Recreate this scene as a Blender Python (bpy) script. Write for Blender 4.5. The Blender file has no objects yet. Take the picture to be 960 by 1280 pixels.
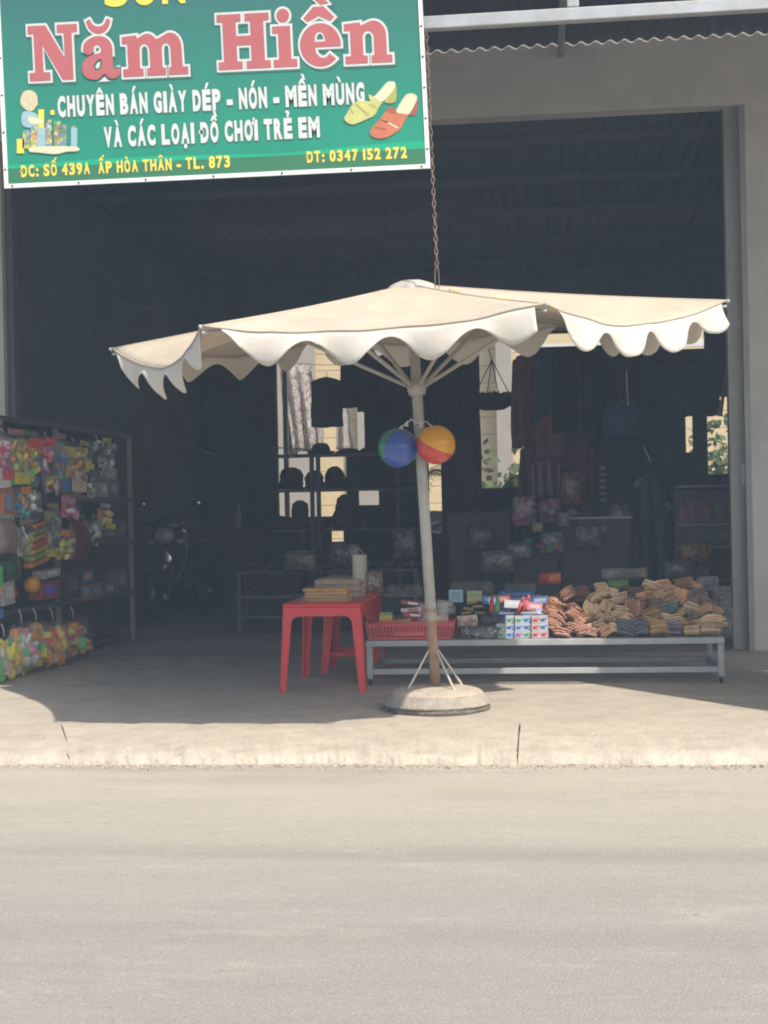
import bpy, bmesh, math, random
from mathutils import Vector, Matrix, noise
from mathutils.geometry import tessellate_polygon
random.seed(7)
R = math.radians
PI = math.pi
sc = bpy.context.scene
COL = sc.collection

# ------------------------------------------------------------------ camera, light, exposure
F, YAW, ROLL, CH = 1760.0, 0.1126, 0.02, 1.1          # focal length in photo pixels, turn left, roll, eye height
cam_d = bpy.data.cameras.new('camera')
cam_d.sensor_fit = 'VERTICAL'
cam_d.sensor_height = 36.0
cam_d.sensor_width = 27.0
cam_d.lens = 36.0 * F / 1280.0
cam_d.clip_start = 0.05
cam_d.clip_end = 1000
cam = bpy.data.objects.new('camera', cam_d)
COL.objects.link(cam)
rx = Vector((math.cos(YAW), math.sin(YAW), 0))
fw = Vector((-math.sin(YAW), math.cos(YAW), 0))
dn = Vector((0, 0, -1))
cR, sR = math.cos(ROLL), math.sin(ROLL)
right = rx * cR + dn * sR
down = -rx * sR + dn * cR
mw = Matrix(((right.x, -down.x, -fw.x, 0), (right.y, -down.y, -fw.y, 0), (right.z, -down.z, -fw.z, CH), (0, 0, 0, 1)))
cam.matrix_world = mw
sc.camera = cam

SUN = Vector((0.58, -0.59, 1.0)).normalized()
world = bpy.data.worlds.new('World')
sc.world = world
world.use_nodes = True
wn = world.node_tree
bg = wn.nodes['Background']
sky = wn.nodes.new('ShaderNodeTexSky')
sky.sky_type = 'NISHITA'
sky.sun_disc = False
sky.sun_elevation = math.asin(SUN.z)
sky.sun_rotation = math.atan2(SUN.x, SUN.y)
sky.air_density = 1.4
sky.dust_density = 2.6
sky.ozone_density = 1.0
wn.links.new(sky.outputs[0], bg.inputs[0])
bg.inputs[1].default_value = 0.145
sun_d = bpy.data.lights.new('sun', 'SUN')
sun_d.energy = 4.2
sun_d.angle = R(0.6)
sun_d.color = (1.0, 0.93, 0.82)
sun = bpy.data.objects.new('sun', sun_d)
COL.objects.link(sun)
sun.rotation_euler = SUN.to_track_quat('Z', 'Y').to_euler()
sun.location = SUN * 30
sc.view_settings.view_transform = 'Standard'
sc.view_settings.look = 'None'
sc.view_settings.gamma = 1
sc.view_settings.use_curve_mapping = False
sc.view_settings.exposure = 0.39
sc.cycles.max_bounces = 8
sc.cycles.transparent_max_bounces = 12
sc.cycles.use_denoising = True
sc.cycles.filter_width = 2.0


# ------------------------------------------------------------------ measuring from the photograph
def ray(px, py):
    u, v = px - 480.0, py - 640.0
    u, v = u * cR - v * sR, u * sR + v * cR
    return Vector((u / F * math.cos(YAW) - math.sin(YAW), u / F * math.sin(YAW) + math.cos(YAW), -v / F))


def P(px, py, Y):
    d = ray(px, py)
    q = d * (Y / d.y)
    return Vector((q.x, q.y, q.z + CH))


def G(px, py, z=0.0):
    d = ray(px, py)
    q = d * ((z - CH) / d.z)
    return Vector((q.x, q.y, z))


# ------------------------------------------------------------------ materials
MATS = {}


def _mix(nt, a, b, fac, mode='MIX'):
    n = nt.nodes.new('ShaderNodeMix')
    n.data_type = 'RGBA'
    n.blend_type = mode
    for sock, v in ((n.inputs[0], fac), (n.inputs[6], a), (n.inputs[7], b)):
        if hasattr(v, 'is_linked'):
            nt.links.new(v, sock)
        else:
            sock.default_value = v
    return n.outputs[2]


def c4(c):
    return (c[0], c[1], c[2], 1.0)


def M(name, col, rough=0.65, var=0.14, scale=6.0, bump=0.0, bscale=60.0, metal=0.0, spec=0.4, stretch=(1, 1, 1),
      orand=0.0, stain=None, sscale=1.5, samt=0.5, trans=0.0, coat=0.0, alpha=1.0):
    """plain surface: base colour with soft noise, optional stain colour, bump and a small change per object"""
    if name in MATS:
        return MATS[name]
    m = bpy.data.materials.new(name)
    m.use_nodes = True
    nt = m.node_tree
    L = nt.links.new
    b = nt.nodes['Principled BSDF']
    tc = nt.nodes.new('ShaderNodeTexCoord')
    oi = nt.nodes.new('ShaderNodeObjectInfo')
    add = nt.nodes.new('ShaderNodeVectorMath')
    add.operation = 'ADD'
    L(tc.outputs['Object'], add.inputs[0])
    L(oi.outputs['Random'], add.inputs[1])
    mp = nt.nodes.new('ShaderNodeMapping')
    mp.inputs['Scale'].default_value = stretch
    L(add.outputs[0], mp.inputs[0])
    nz = nt.nodes.new('ShaderNodeTexNoise')
    nz.inputs['Scale'].default_value = scale
    nz.inputs['Detail'].default_value = 6
    nz.inputs['Roughness'].default_value = 0.65
    L(mp.outputs[0], nz.inputs[0])
    rmp = nt.nodes.new('ShaderNodeMapRange')
    rmp.inputs[1].default_value = 0.3
    rmp.inputs[2].default_value = 0.7
    L(nz.outputs[0], rmp.inputs[0])
    lo = [max(0, x * (1 - var)) for x in col]
    hi = [min(1, x * (1 + var)) for x in col]
    out = _mix(nt, c4(lo), c4(hi), rmp.outputs[0])
    if stain:
        n2 = nt.nodes.new('ShaderNodeTexNoise')
        n2.inputs['Scale'].default_value = sscale
        n2.inputs['Detail'].default_value = 8
        n2.inputs['Roughness'].default_value = 0.7
        L(mp.outputs[0], n2.inputs[0])
        r2 = nt.nodes.new('ShaderNodeMapRange')
        r2.inputs[1].default_value = 0.48
        r2.inputs[2].default_value = 0.68
        r2.inputs[4].default_value = samt
        L(n2.outputs[0], r2.inputs[0])
        out = _mix(nt, out, c4(stain), r2.outputs[0])
    if orand:
        hsv = nt.nodes.new('ShaderNodeHueSaturation')
        mr = nt.nodes.new('ShaderNodeMapRange')
        mr.inputs[3].default_value = 1 - orand
        mr.inputs[4].default_value = 1 + orand
        L(oi.outputs['Random'], mr.inputs[0])
        L(mr.outputs[0], hsv.inputs['Value'])
        L(out, hsv.inputs['Color'])
        out = hsv.outputs[0]
    L(out, b.inputs['Base Color'])
    b.inputs['Roughness'].default_value = rough
    b.inputs['Metallic'].default_value = metal
    b.inputs['Specular IOR Level'].default_value = spec
    if coat:
        b.inputs['Coat Weight'].default_value = coat
        b.inputs['Coat Roughness'].default_value = 0.15
    if alpha < 1:
        b.inputs['Alpha'].default_value = alpha
    if bump:
        n3 = nt.nodes.new('ShaderNodeTexNoise')
        n3.inputs['Scale'].default_value = bscale
        n3.inputs['Detail'].default_value = 5
        L(mp.outputs[0], n3.inputs[0])
        bp = nt.nodes.new('ShaderNodeBump')
        bp.inputs['Strength'].default_value = bump
        bp.inputs['Distance'].default_value = 0.01
        L(n3.outputs[0], bp.inputs['Height'])
        L(bp.outputs[0], b.inputs['Normal'])
    if trans:
        tr = nt.nodes.new('ShaderNodeBsdfTranslucent')
        L(out, tr.inputs[0])
        ms = nt.nodes.new('ShaderNodeMixShader')
        ms.inputs[0].default_value = trans
        L(b.outputs[0], ms.inputs[1])
        L(tr.outputs[0], ms.inputs[2])
        L(ms.outputs[0], nt.nodes['Material Output'].inputs[0])
    MATS[name] = m
    return m


def MC(name, palette, scale=30.0, rough=0.3, coat=0.6, stretch=(1, 1, 1), orand=0.1):
    """many-coloured printed goods: voronoi cells from a palette under clear plastic"""
    if name in MATS:
        return MATS[name]
    m = bpy.data.materials.new(name)
    m.use_nodes = True
    nt = m.node_tree
    L = nt.links.new
    b = nt.nodes['Principled BSDF']
    tc = nt.nodes.new('ShaderNodeTexCoord')
    oi = nt.nodes.new('ShaderNodeObjectInfo')
    add = nt.nodes.new('ShaderNodeVectorMath')
    add.operation = 'ADD'
    L(tc.outputs['Object'], add.inputs[0])
    L(oi.outputs['Random'], add.inputs[1])
    mp = nt.nodes.new('ShaderNodeMapping')
    mp.inputs['Scale'].default_value = stretch
    L(add.outputs[0], mp.inputs[0])
    vo = nt.nodes.new('ShaderNodeTexVoronoi')
    vo.inputs['Scale'].default_value = scale
    vo.distance = 'CHEBYCHEV'
    vo.inputs['Randomness'].default_value = 0.8
    wn_ = nt.nodes.new('ShaderNodeTexNoise')
    wn_.inputs['Scale'].default_value = 9
    L(mp.outputs[0], wn_.inputs[0])
    wm = nt.nodes.new('ShaderNodeVectorMath')
    wm.operation = 'MULTIPLY_ADD'
    wm.inputs[1].default_value = (.10, .10, .10)
    L(wn_.outputs['Color'], wm.inputs[0])
    L(mp.outputs[0], wm.inputs[2])
    L(wm.outputs[0], vo.inputs['Vector'])
    sep = nt.nodes.new('ShaderNodeSeparateColor')
    L(vo.outputs['Color'], sep.inputs[0])
    rp = nt.nodes.new('ShaderNodeValToRGB')
    rp.color_ramp.interpolation = 'CONSTANT'
    n = len(palette)
    while len(rp.color_ramp.elements) < n:
        rp.color_ramp.elements.new(0.5)
    for i, c in enumerate(palette):
        rp.color_ramp.elements[i].position = i / n
        rp.color_ramp.elements[i].color = c4(c)
    L(sep.outputs[0], rp.inputs[0])
    nd = nt.nodes.new('ShaderNodeTexNoise')
    nd.inputs['Scale'].default_value = 30
    nd.inputs['Detail'].default_value = 5
    L(mp.outputs[0], nd.inputs[0])
    nr = nt.nodes.new('ShaderNodeMapRange')
    nr.inputs[1].default_value = .42
    nr.inputs[2].default_value = .62
    nr.inputs[4].default_value = .62
    L(nd.outputs[0], nr.inputs[0])
    L(_mix(nt, rp.outputs[0], c4((.10, .09, .085)), nr.outputs[0]), b.inputs['Base Color'])
    b.inputs['Roughness'].default_value = rough
    b.inputs['Coat Weight'].default_value = coat
    b.inputs['Coat Roughness'].default_value = 0.12
    n3 = nt.nodes.new('ShaderNodeTexNoise')
    n3.inputs['Scale'].default_value = 45
    L(mp.outputs[0], n3.inputs[0])
    bp = nt.nodes.new('ShaderNodeBump')
    bp.inputs['Strength'].default_value = 0.5
    bp.inputs['Distance'].default_value = 0.01
    L(n3.outputs[0], bp.inputs['Height'])
    L(bp.outputs[0], b.inputs['Normal'])
    MATS[name] = m
    return m


def clear_film(name='clear_film', tint=(0.8, 0.8, 0.8), a=0.3):
    """thin clear plastic: mostly see-through with a milky gloss"""
    if name in MATS:
        return MATS[name]
    m = bpy.data.materials.new(name)
    m.use_nodes = True
    nt = m.node_tree
    L = nt.links.new
    b = nt.nodes['Principled BSDF']
    b.inputs['Base Color'].default_value = c4(tint)
    b.inputs['Roughness'].default_value = 0.2
    tc = nt.nodes.new('ShaderNodeTexCoord')
    nz = nt.nodes.new('ShaderNodeTexNoise')
    nz.inputs['Scale'].default_value = 14
    nz.inputs['Detail'].default_value = 4
    L(tc.outputs['Object'], nz.inputs[0])
    mr = nt.nodes.new('ShaderNodeMapRange')
    mr.inputs[1].default_value = 0.35
    mr.inputs[2].default_value = 0.7
    mr.inputs[3].default_value = a * 0.4
    mr.inputs[4].default_value = min(1, a * 1.7)
    L(nz.outputs[0], mr.inputs[0])
    L(mr.outputs[0], b.inputs['Alpha'])
    bp = nt.nodes.new('ShaderNodeBump')
    bp.inputs['Strength'].default_value = 0.7
    bp.inputs['Distance'].default_value = 0.01
    L(nz.outputs[0], bp.inputs['Height'])
    L(bp.outputs[0], b.inputs['Normal'])
    MATS[name] = m
    return m


# ------------------------------------------------------------------ objects
def tag(o, label=None, cat=None, group=None, kind=None):
    if label: o['label'] = label
    if cat: o['category'] = cat
    if group: o['group'] = group
    if kind: o['kind'] = kind
    return o


def thing(name, label, cat, loc=(0, 0, 0), rotz=0.0, group=None):
    o = bpy.data.objects.new(name, None)
    o.empty_display_size = 0.1
    COL.objects.link(o)
    o.location = loc
    o.rotation_euler = (0, 0, rotz)
    return tag(o, label, cat, group)


class MB:
    def __init__(self):
        self.v, self.f, self.m, self.s = [], [], [], []

    def add(self, vs, fs, m=0, smooth=False):
        o = len(self.v)
        self.v += [tuple(x) for x in vs]
        for f in fs:
            self.f.append([i + o for i in f])
            self.m.append(m)
            self.s.append(smooth)
        return self

    def box(self, c, s, m=0, rot=None):
        hx, hy, hz = s[0] / 2, s[1] / 2, s[2] / 2
        vs = [Vector((x, y, z)) for x in (-hx, hx) for y in (-hy, hy) for z in (-hz, hz)]
        if rot is not None:
            vs = [rot @ q for q in vs]
        c = Vector(c)
        vs = [q + c for q in vs]
        return self.add(vs, [(0, 1, 3, 2), (4, 6, 7, 5), (0, 4, 5, 1), (2, 3, 7, 6), (0, 2, 6, 4), (1, 5, 7, 3)], m)

    def rbox(self, c, s, r, m=0, n=3, rot=None, smooth=True):
        """box with rounded vertical edges and softened top and bottom (one closed piece)"""
        hx, hy, hz = s[0] / 2, s[1] / 2, s[2] / 2
        r = min(r, hx * .98, hy * .98)
        e = min(r * 0.5, hz * .6)
        rings = []
        for zz, ins in ((-hz, e), (-hz + e, 0), (hz - e, 0), (hz, e)):
            ring = []
            for q, (sx, sy) in enumerate(((1, 1), (-1, 1), (-1, -1), (1, -1))):
                for k in range(n + 1):
                    a = q * PI / 2 + k / n * PI / 2
                    ring.append(Vector((sx * (hx - r) + (r - ins) * math.cos(a), sy * (hy - r) + (r - ins) * math.sin(a), zz)))
            rings.append(ring)
        c = Vector(c)
        vs = []
        for ring in rings:
            for q in ring:
                vs.append((rot @ q if rot is not None else q) + c)
        k = len(rings[0])
        fs = []
        for i in range(3):
            for j in range(k):
                fs.append((i * k + j, i * k + (j + 1) % k, (i + 1) * k + (j + 1) % k, (i + 1) * k + j))
        fs.append(tuple(reversed(range(k))))
        fs.append(tuple(range(3 * k, 4 * k)))
        return self.add(vs, fs, m, False)

    def tube(self, pts, r, n=8, m=0, cap=True, smooth=True):
        pts = [Vector(p) for p in pts]
        rs = r if isinstance(r, (list, tuple)) else [r] * len(pts)
        vs = []
        up = None
        for i, p in enumerate(pts):
            t = (pts[min(i + 1, len(pts) - 1)] - pts[max(i - 1, 0)]).normalized()
            if up is None:
                up = Vector((0, 0, 1)) if abs(t.z) < 0.9 else Vector((0, 1, 0))
            a = t.cross(up)
            if a.length < 1e-6:
                a = t.orthogonal()
            a.normalize()
            b = t.cross(a).normalized()
            up = -b if b.dot(up) < 0 else b
            up = a.cross(t) if a.cross(t).dot(up) > 0 else up
            for k in range(n):
                w = 2 * PI * k / n
                vs.append(p + (a * math.cos(w) + b * math.sin(w)) * rs[i])
        fs = []
        for i in range(len(pts) - 1):
            for k in range(n):
                fs.append((i * n + k, i * n + (k + 1) % n, (i + 1) * n + (k + 1) % n, (i + 1) * n + k))
        if cap:
            fs.append(tuple(reversed(range(n))))
            fs.append(tuple(range((len(pts) - 1) * n, len(pts) * n)))
        return self.add(vs, fs, m, smooth)

    def lathe(self, prof, n=32, c=(0, 0, 0), m=0, smooth=True, jit=0.0, axis='Z'):
        vs = []
        c = Vector(c)
        for (r, z) in prof:
            for k in range(n):
                w = 2 * PI * k / n
                rr = r * (1 + jit * noise.noise(Vector((math.cos(w) * 3, math.sin(w) * 3, z * 9 + r))))
                q = Vector((rr * math.cos(w), rr * math.sin(w), z))
                if axis == 'X': q = Vector((q.z, q.x, q.y))
                if axis == 'Y': q = Vector((q.x, q.z, q.y))
                vs.append(q + c)
        fs = []
        for i in range(len(prof) - 1):
            for k in range(n):
                fs.append((i * n + k, i * n + (k + 1) % n, (i + 1) * n + (k + 1) % n, (i + 1) * n + k))
        if prof[0][0] > 1e-5: fs.append(tuple(reversed(range(n))))
        if prof[-1][0] > 1e-5: fs.append(tuple(range((len(prof) - 1) * n, len(prof) * n)))
        return self.add(vs, fs, m, smooth)

    def ball(self, c, r, nu=20, nv=12, m=0, rot=None):
        if not isinstance(r, (tuple, list)): r = (r, r, r)
        vs = []
        for i in range(nv + 1):
            t = PI * i / nv
            for k in range(nu):
                w = 2 * PI * k / nu
                q = Vector((r[0] * math.sin(t) * math.cos(w), r[1] * math.sin(t) * math.sin(w), r[2] * math.cos(t)))
                vs.append((rot @ q if rot is not None else q) + Vector(c))
        fs = []
        for i in range(nv):
            for k in range(nu):
                fs.append((i * nu + k, (i + 1) * nu + k, (i + 1) * nu + (k + 1) % nu, i * nu + (k + 1) % nu))
        return self.add(vs, fs, m, True)

    def prism(self, outline, t, frame=None, m=0, holes=()):
        """extrude a 2D outline (x,z) along +y by t; frame(Vector)->Vector maps to place"""
        loops = [[Vector((x, z, 0)) for x, z in outline]] + [[Vector((x, z, 0)) for x, z in h] for h in holes]
        tris = tessellate_polygon(loops)
        flat = [q for l in loops for q in l]
        n = len(flat)
        vs = [Vector((q.x, 0, q.y)) for q in flat]
        if t:
            vs += [Vector((q.x, t, q.y)) for q in flat]
        fs = [tuple(x) for x in tris]
        if t:
            fs += [tuple(n + i for i in reversed(x)) for x in tris]
            o = 0
            for l in loops:
                k = len(l)
                for i in range(k):
                    fs.append((o + i, o + (i + 1) % k, n + o + (i + 1) % k, n + o + i))
                o += k
        if frame: vs = [frame(q) for q in vs]
        return self.add(vs, fs, m)

    def build(self, name, mats, parent=None, loc=None, bevel=0.0, solid=0.0, rot=None, sub=0, fix=True):
        me = bpy.data.meshes.new(name)
        me.from_pydata([tuple(q) for q in self.v], [], self.f)
        if not isinstance(mats, (list, tuple)): mats = [mats]
        for x in mats: me.materials.append(x)
        for i, p in enumerate(me.polygons):
            p.material_index = self.m[i]
            p.use_smooth = self.s[i]
        if fix:
            bm = bmesh.new()
            bm.from_mesh(me)
            bmesh.ops.remove_doubles(bm, verts=bm.verts, dist=1e-6)
            bmesh.ops.recalc_face_normals(bm, faces=bm.faces)
            bm.to_mesh(me)
            bm.free()
        me.update()
        o = bpy.data.objects.new(name, me)
        COL.objects.link(o)
        if parent is not None: o.parent = parent
        if loc is not None: o.location = loc
        if rot is not None: o.rotation_euler = rot
        if solid:
            md = o.modifiers.new('solid', 'SOLIDIFY')
            md.thickness = solid
            md.offset = 0
        if bevel:
            md = o.modifiers.new('bevel', 'BEVEL')
            md.width = bevel
            md.segments = 2
            md.limit_method = 'ANGLE'
            md.angle_limit = R(40)
        if sub:
            md = o.modifiers.new('sub', 'SUBSURF')
            md.levels = sub
            md.render_levels = sub
        return o


def copy_thing(root, loc=None, rotz=None, label=None, group=None):
    r = root.copy()
    COL.objects.link(r)
    if loc is not None: r.location = loc
    if rotz is not None: r.rotation_euler = (0, 0, rotz)
    if label: r['label'] = label
    if group: r['group'] = group

    def rec(src, dst):
        for ch in list(src.children):
            c = ch.copy()
            COL.objects.link(c)
            c.parent = dst
            rec(ch, c)
    rec(root, r)
    return r


ORD = ['first', 'second', 'third', 'fourth', 'fifth', 'sixth', 'seventh', 'eighth', 'ninth', 'tenth', 'eleventh', 'twelfth',
       'thirteenth', 'fourteenth', 'fifteenth', 'sixteenth', 'seventeenth', 'eighteenth', 'nineteenth', 'twentieth', 'twenty-first', 'twenty-second', 'twenty-third', 'twenty-fourth', 'twenty-fifth', 'twenty-sixth', 'twenty-seventh', 'twenty-eighth', 'twenty-ninth', 'thirtieth', 'thirty-first', 'thirty-second', 'thirty-third', 'thirty-fourth', 'thirty-fifth', 'thirty-sixth']

# ------------------------------------------------------------------ palette
m_road = M('dusty_road', (0.37, 0.335, 0.28), 0.9, 0.10, 2.2, 0.35, 90, spec=0.2, stretch=(0.35, 1.6, 1), stain=(0.27, 0.25, 0.22), sscale=0.9, samt=0.45)
m_pave = M('pale_concrete', (0.44, 0.39, 0.32), 0.9, 0.12, 6, 0.5, 60, spec=0.2, stain=(0.31, 0.275, 0.23), sscale=2.2, samt=0.65)
m_curb = M('worn_curb_concrete', (0.46, 0.405, 0.33), 0.95, 0.13, 9, 0.9, 45, spec=0.15, stain=(0.33, 0.29, 0.24), sscale=3, samt=0.5)
m_earth = M('dry_earth', (0.30, 0.25, 0.18), 0.95, 0.2, 3, 0.4, 30)
m_wall = M('grey_plaster', (0.52, 0.495, 0.465), 0.9, 0.08, 2.0, 0.3, 40, stain=(0.36, 0.345, 0.33), sscale=1.6, samt=0.6)
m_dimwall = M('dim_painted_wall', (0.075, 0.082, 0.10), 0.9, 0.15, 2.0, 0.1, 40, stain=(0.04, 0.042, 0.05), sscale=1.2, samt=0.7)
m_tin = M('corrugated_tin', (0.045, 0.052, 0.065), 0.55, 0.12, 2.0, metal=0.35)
m_galv = M('galvanised_steel', (0.42, 0.44, 0.46), 0.5, 0.12, 7, 0.1, 60, metal=0.4, stain=(0.3, 0.26, 0.22), sscale=5, samt=0.3)
m_darksteel = M('dark_steel', (0.10, 0.10, 0.105), 0.55, 0.15, 8, metal=0.2)
m_guide = M('grey_shutter_rail', (0.29, 0.28, 0.265), 0.55, 0.12, 5, metal=0.3)
m_white = M('white_paint', (0.78, 0.78, 0.76), 0.5, 0.05, 5)
m_canvas = M('cream_canvas', (0.62, 0.545, 0.44), 0.9, 0.05, 5, 0.5, 7, spec=0.1, stain=(0.50, 0.42, 0.32), sscale=2.6, samt=0.55, trans=0.22)
m_valance = M('cream_valance', (0.77, 0.725, 0.655), 0.9, 0.05, 6, 0.4, 14, spec=0.1, stain=(0.64, 0.55, 0.45), sscale=3, samt=0.35, trans=0.22)
m_hem = M('canvas_hem', (0.42, 0.36, 0.29), 0.9, 0.1, 20)
m_pole = M('grey_painted_pole', (0.42, 0.43, 0.42), 0.45, 0.10, 9, 0.05, 60, stain=(0.30, 0.27, 0.23), sscale=6, samt=0.4)
m_rust = M('rusted_sleeve', (0.30, 0.19, 0.12), 0.75, 0.25, 14, 0.3, 60, stain=(0.42, 0.28, 0.19), sscale=9, samt=0.8)
m_rod = M('pale_steel_rod', (0.55, 0.48, 0.40), 0.6, 0.1, 20)
m_conc = M('concrete_fill', (0.46, 0.39, 0.31), 0.95, 0.16, 18, 1.0, 55, stain=(0.36, 0.30, 0.24), sscale=6, samt=0.5)
m_lip = M('grey_base_shell', (0.34, 0.30, 0.255), 0.85, 0.16, 14, 0.8, 45, stain=(0.22, 0.195, 0.165), sscale=9, samt=0.75)
m_tyre = M('dusty_tyre_rubber', (0.13, 0.115, 0.10), 0.9, 0.3, 22, 0.6, 60, stain=(0.36, 0.31, 0.26), sscale=16, samt=0.6)
m_red = M('red_plastic', (0.76, 0.05, 0.058), 0.34, 0.06, 4, spec=0.5, stain=(0.55, 0.05, 0.05), sscale=7, samt=0.4)
m_basket = M('coral_red_plastic', (0.66, 0.12, 0.125), 0.42, 0.06, 6, spec=0.5)
m_black = M('black_fabric', (0.025, 0.025, 0.03), 0.9, 0.3, 9, 0.3, 40, orand=0.35)
m_navy = M('navy_fabric', (0.045, 0.075, 0.17), 0.8, 0.25, 9, 0.3, 40)
m_maroon = M('maroon_fabric', (0.24, 0.085, 0.09), 0.85, 0.25, 9, 0.3, 40, orand=0.15)
m_brownf = M('brown_fabric', (0.15, 0.085, 0.07), 0.85, 0.25, 9, 0.3, 40)
m_purplef = M('plum_fabric', (0.24, 0.12, 0.18), 0.45, 0.3, 12, 0.5, 30, coat=0.4)
m_greyf = M('grey_fabric', (0.075, 0.075, 0.085), 0.9, 0.15, 8, 0.2, 40)
m_tyrebk = M('black_rubber', (0.02, 0.02, 0.02), 0.7, 0.2, 20)
m_bikep = M('dark_bike_paint', (0.03, 0.035, 0.045), 0.25, 0.1, 5, coat=0.6)
m_chrome = M('bright_metal', (0.65, 0.65, 0.66), 0.18, 0.05, 5, metal=1.0)
m_lamp = M('lamp_glass', (0.32, 0.32, 0.33), 0.1, 0.1, 10, coat=1.0)
m_yellowwall = M('yellow_house_wall', (0.56, 0.45, 0.27), 0.85, 0.07, 3, 0.1, 50)
m_leaf = M('leaf_green', (0.07, 0.11, 0.025), 0.5, 0.35, 6, orand=0.2, trans=0.3)
m_leafd = M('palm_green', (0.045, 0.08, 0.025), 0.5, 0.3, 6, trans=0.25)
m_bark = M('plant_stem', (0.12, 0.09, 0.06), 0.9, 0.3, 10)
m_clear = clear_film()
m_cream = M('cream_plastic', (0.62, 0.58, 0.50), 0.4, 0.05, 6)
m_chain = M('rusty_chain', (0.24, 0.17, 0.14), 0.7, 0.3, 30, metal=0.4)

# ------------------------------------------------------------------ the setting: ground, road, pavement, curb
def sheet(name, x0, x1, y0, y1, z, m, nx=1, ny=1, amp=0.0, sc_=1.0):
    b = MB()
    vs = []
    for j in range(ny + 1):
        for i in range(nx + 1):
            x = x0 + (x1 - x0) * i / nx
            y = y0 + (y1 - y0) * j / ny
            vs.append((x, y, z + (amp * noise.fractal(Vector((x * sc_, y * sc_, 3.1)), 1.0, 2.0, 4) if amp else 0)))
    fs = [(j * (nx + 1) + i, j * (nx + 1) + i + 1, (j + 1) * (nx + 1) + i + 1, (j + 1) * (nx + 1) + i) for j in range(ny) for i in range(nx)]
    b.add(vs, fs, 0, ny > 1)
    return tag(b.build(name, m, fix=False), kind='structure')


FY = 10.87
sheet('ground', -30, 30, -16, 32, -0.12, m_earth)


def road_material():
    m = bpy.data.materials.new('dusty_asphalt')
    m.use_nodes = True
    nt = m.node_tree
    L = nt.links.new
    b = nt.nodes['Principled BSDF']
    tc = nt.nodes.new('ShaderNodeTexCoord')

    def nz(scale, stretch=(1, 1, 1), det=6, rough=0.65):
        mp = nt.nodes.new('ShaderNodeMapping')
        mp.inputs['Scale'].default_value = stretch
        L(tc.outputs['Object'], mp.inputs[0])
        n = nt.nodes.new('ShaderNodeTexNoise')
        n.inputs['Scale'].default_value = scale
        n.inputs['Detail'].default_value = det
        n.inputs['Roughness'].default_value = rough
        L(mp.outputs[0], n.inputs[0])
        return n.outputs[0]

    def rng(s, a, c, lo=0.0, hi=1.0):
        r = nt.nodes.new('ShaderNodeMapRange')
        r.inputs[1].default_value = a
        r.inputs[2].default_value = c
        r.inputs[3].default_value = lo
        r.inputs[4].default_value = hi
        L(s, r.inputs[0])
        return r.outputs[0]
    # paler and warmer towards the curb, darker away from it
    sep = nt.nodes.new('ShaderNodeSeparateXYZ')
    L(tc.outputs['Object'], sep.inputs[0])
    wob = nt.nodes.new('ShaderNodeMath')
    wob.operation = 'ADD'
    L(sep.outputs[1], wob.inputs[0])
    L(rng(nz(1.2, (0.5, 1, 1)), 0, 1, -0.45, 0.45), wob.inputs[1])
    edge = rng(wob.outputs[0], 4.0, 6.4)
    base = _mix(nt, c4((0.325, 0.306, 0.270)), c4((0.470, 0.418, 0.340)), edge)
    base = _mix(nt, base, c4((0.298, 0.276, 0.241)), rng(nz(0.9, (0.45, 1.2, 1), 8, 0.68), 0.47, 0.70, 0, 0.55))
    base = _mix(nt, base, c4((0.521, 0.466, 0.371)), rng(nz(2.6, (0.55, 1.3, 1), 9, 0.78), 0.54, 0.74, 0, 0.60))
    base = _mix(nt, base, c4((0.273, 0.254, 0.220)), rng(nz(7.0, (0.7, 1.2, 1), 6, 0.7), 0.60, 0.74, 0, 0.40))
    # long faint tyre streaks running with the road
    base = _mix(nt, base, c4((0.236, 0.218, 0.191)), rng(nz(1.7, (0.05, 1.15, 1), 3, 0.45), 0.56, 0.70, 0, 0.50))
    # aggregate
    base = _mix(nt, base, c4((0.236, 0.218, 0.197)), rng(nz(110, (1, 1, 1), 3), 0.54, 0.68, 0, 0.50))
    base = _mix(nt, base, c4((0.600, 0.557, 0.452)), rng(nz(140, (1, 1, 1), 3), 0.58, 0.70, 0, 0.50))
    base = _mix(nt, base, c4((0.260, 0.242, 0.209)), rng(nz(28, (1, 1, 1), 6, 0.8), 0.58, 0.70, 0, 0.45))
    vo = nt.nodes.new('ShaderNodeTexVoronoi')
    vo.inputs['Scale'].default_value = 5.5
    vo.inputs['Randomness'].default_value = 1.0
    mp = nt.nodes.new('ShaderNodeMapping')
    mp.inputs['Scale'].default_value = (0.6, 1, 1)
    L(tc.outputs['Object'], mp.inputs[0])
    L(mp.outputs[0], vo.inputs['Vector'])
    base = _mix(nt, base, c4((0.198, 0.181, 0.151)), rng(vo.outputs['Distance'], 0.05, 0.028, 0, 0.55))
    L(base, b.inputs['Base Color'])
    b.inputs['Roughness'].default_value = 0.92
    b.inputs['Specular IOR Level'].default_value = 0.2
    bp = nt.nodes.new('ShaderNodeBump')
    bp.inputs['Strength'].default_value = 0.8
    bp.inputs['Distance'].default_value = 0.008
    L(nz(120, (1, 1, 1), 4), bp.inputs['Height'])
    bp2 = nt.nodes.new('ShaderNodeBump')
    bp2.inputs['Strength'].default_value = 0.35
    bp2.inputs['Distance'].default_value = 0.05
    L(nz(2.0, (0.4, 1.5, 1), 4), bp2.inputs['Height'])
    L(bp.outputs[0], bp2.inputs['Normal'])
    L(bp2.outputs[0], b.inputs['Normal'])
    return m


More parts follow.
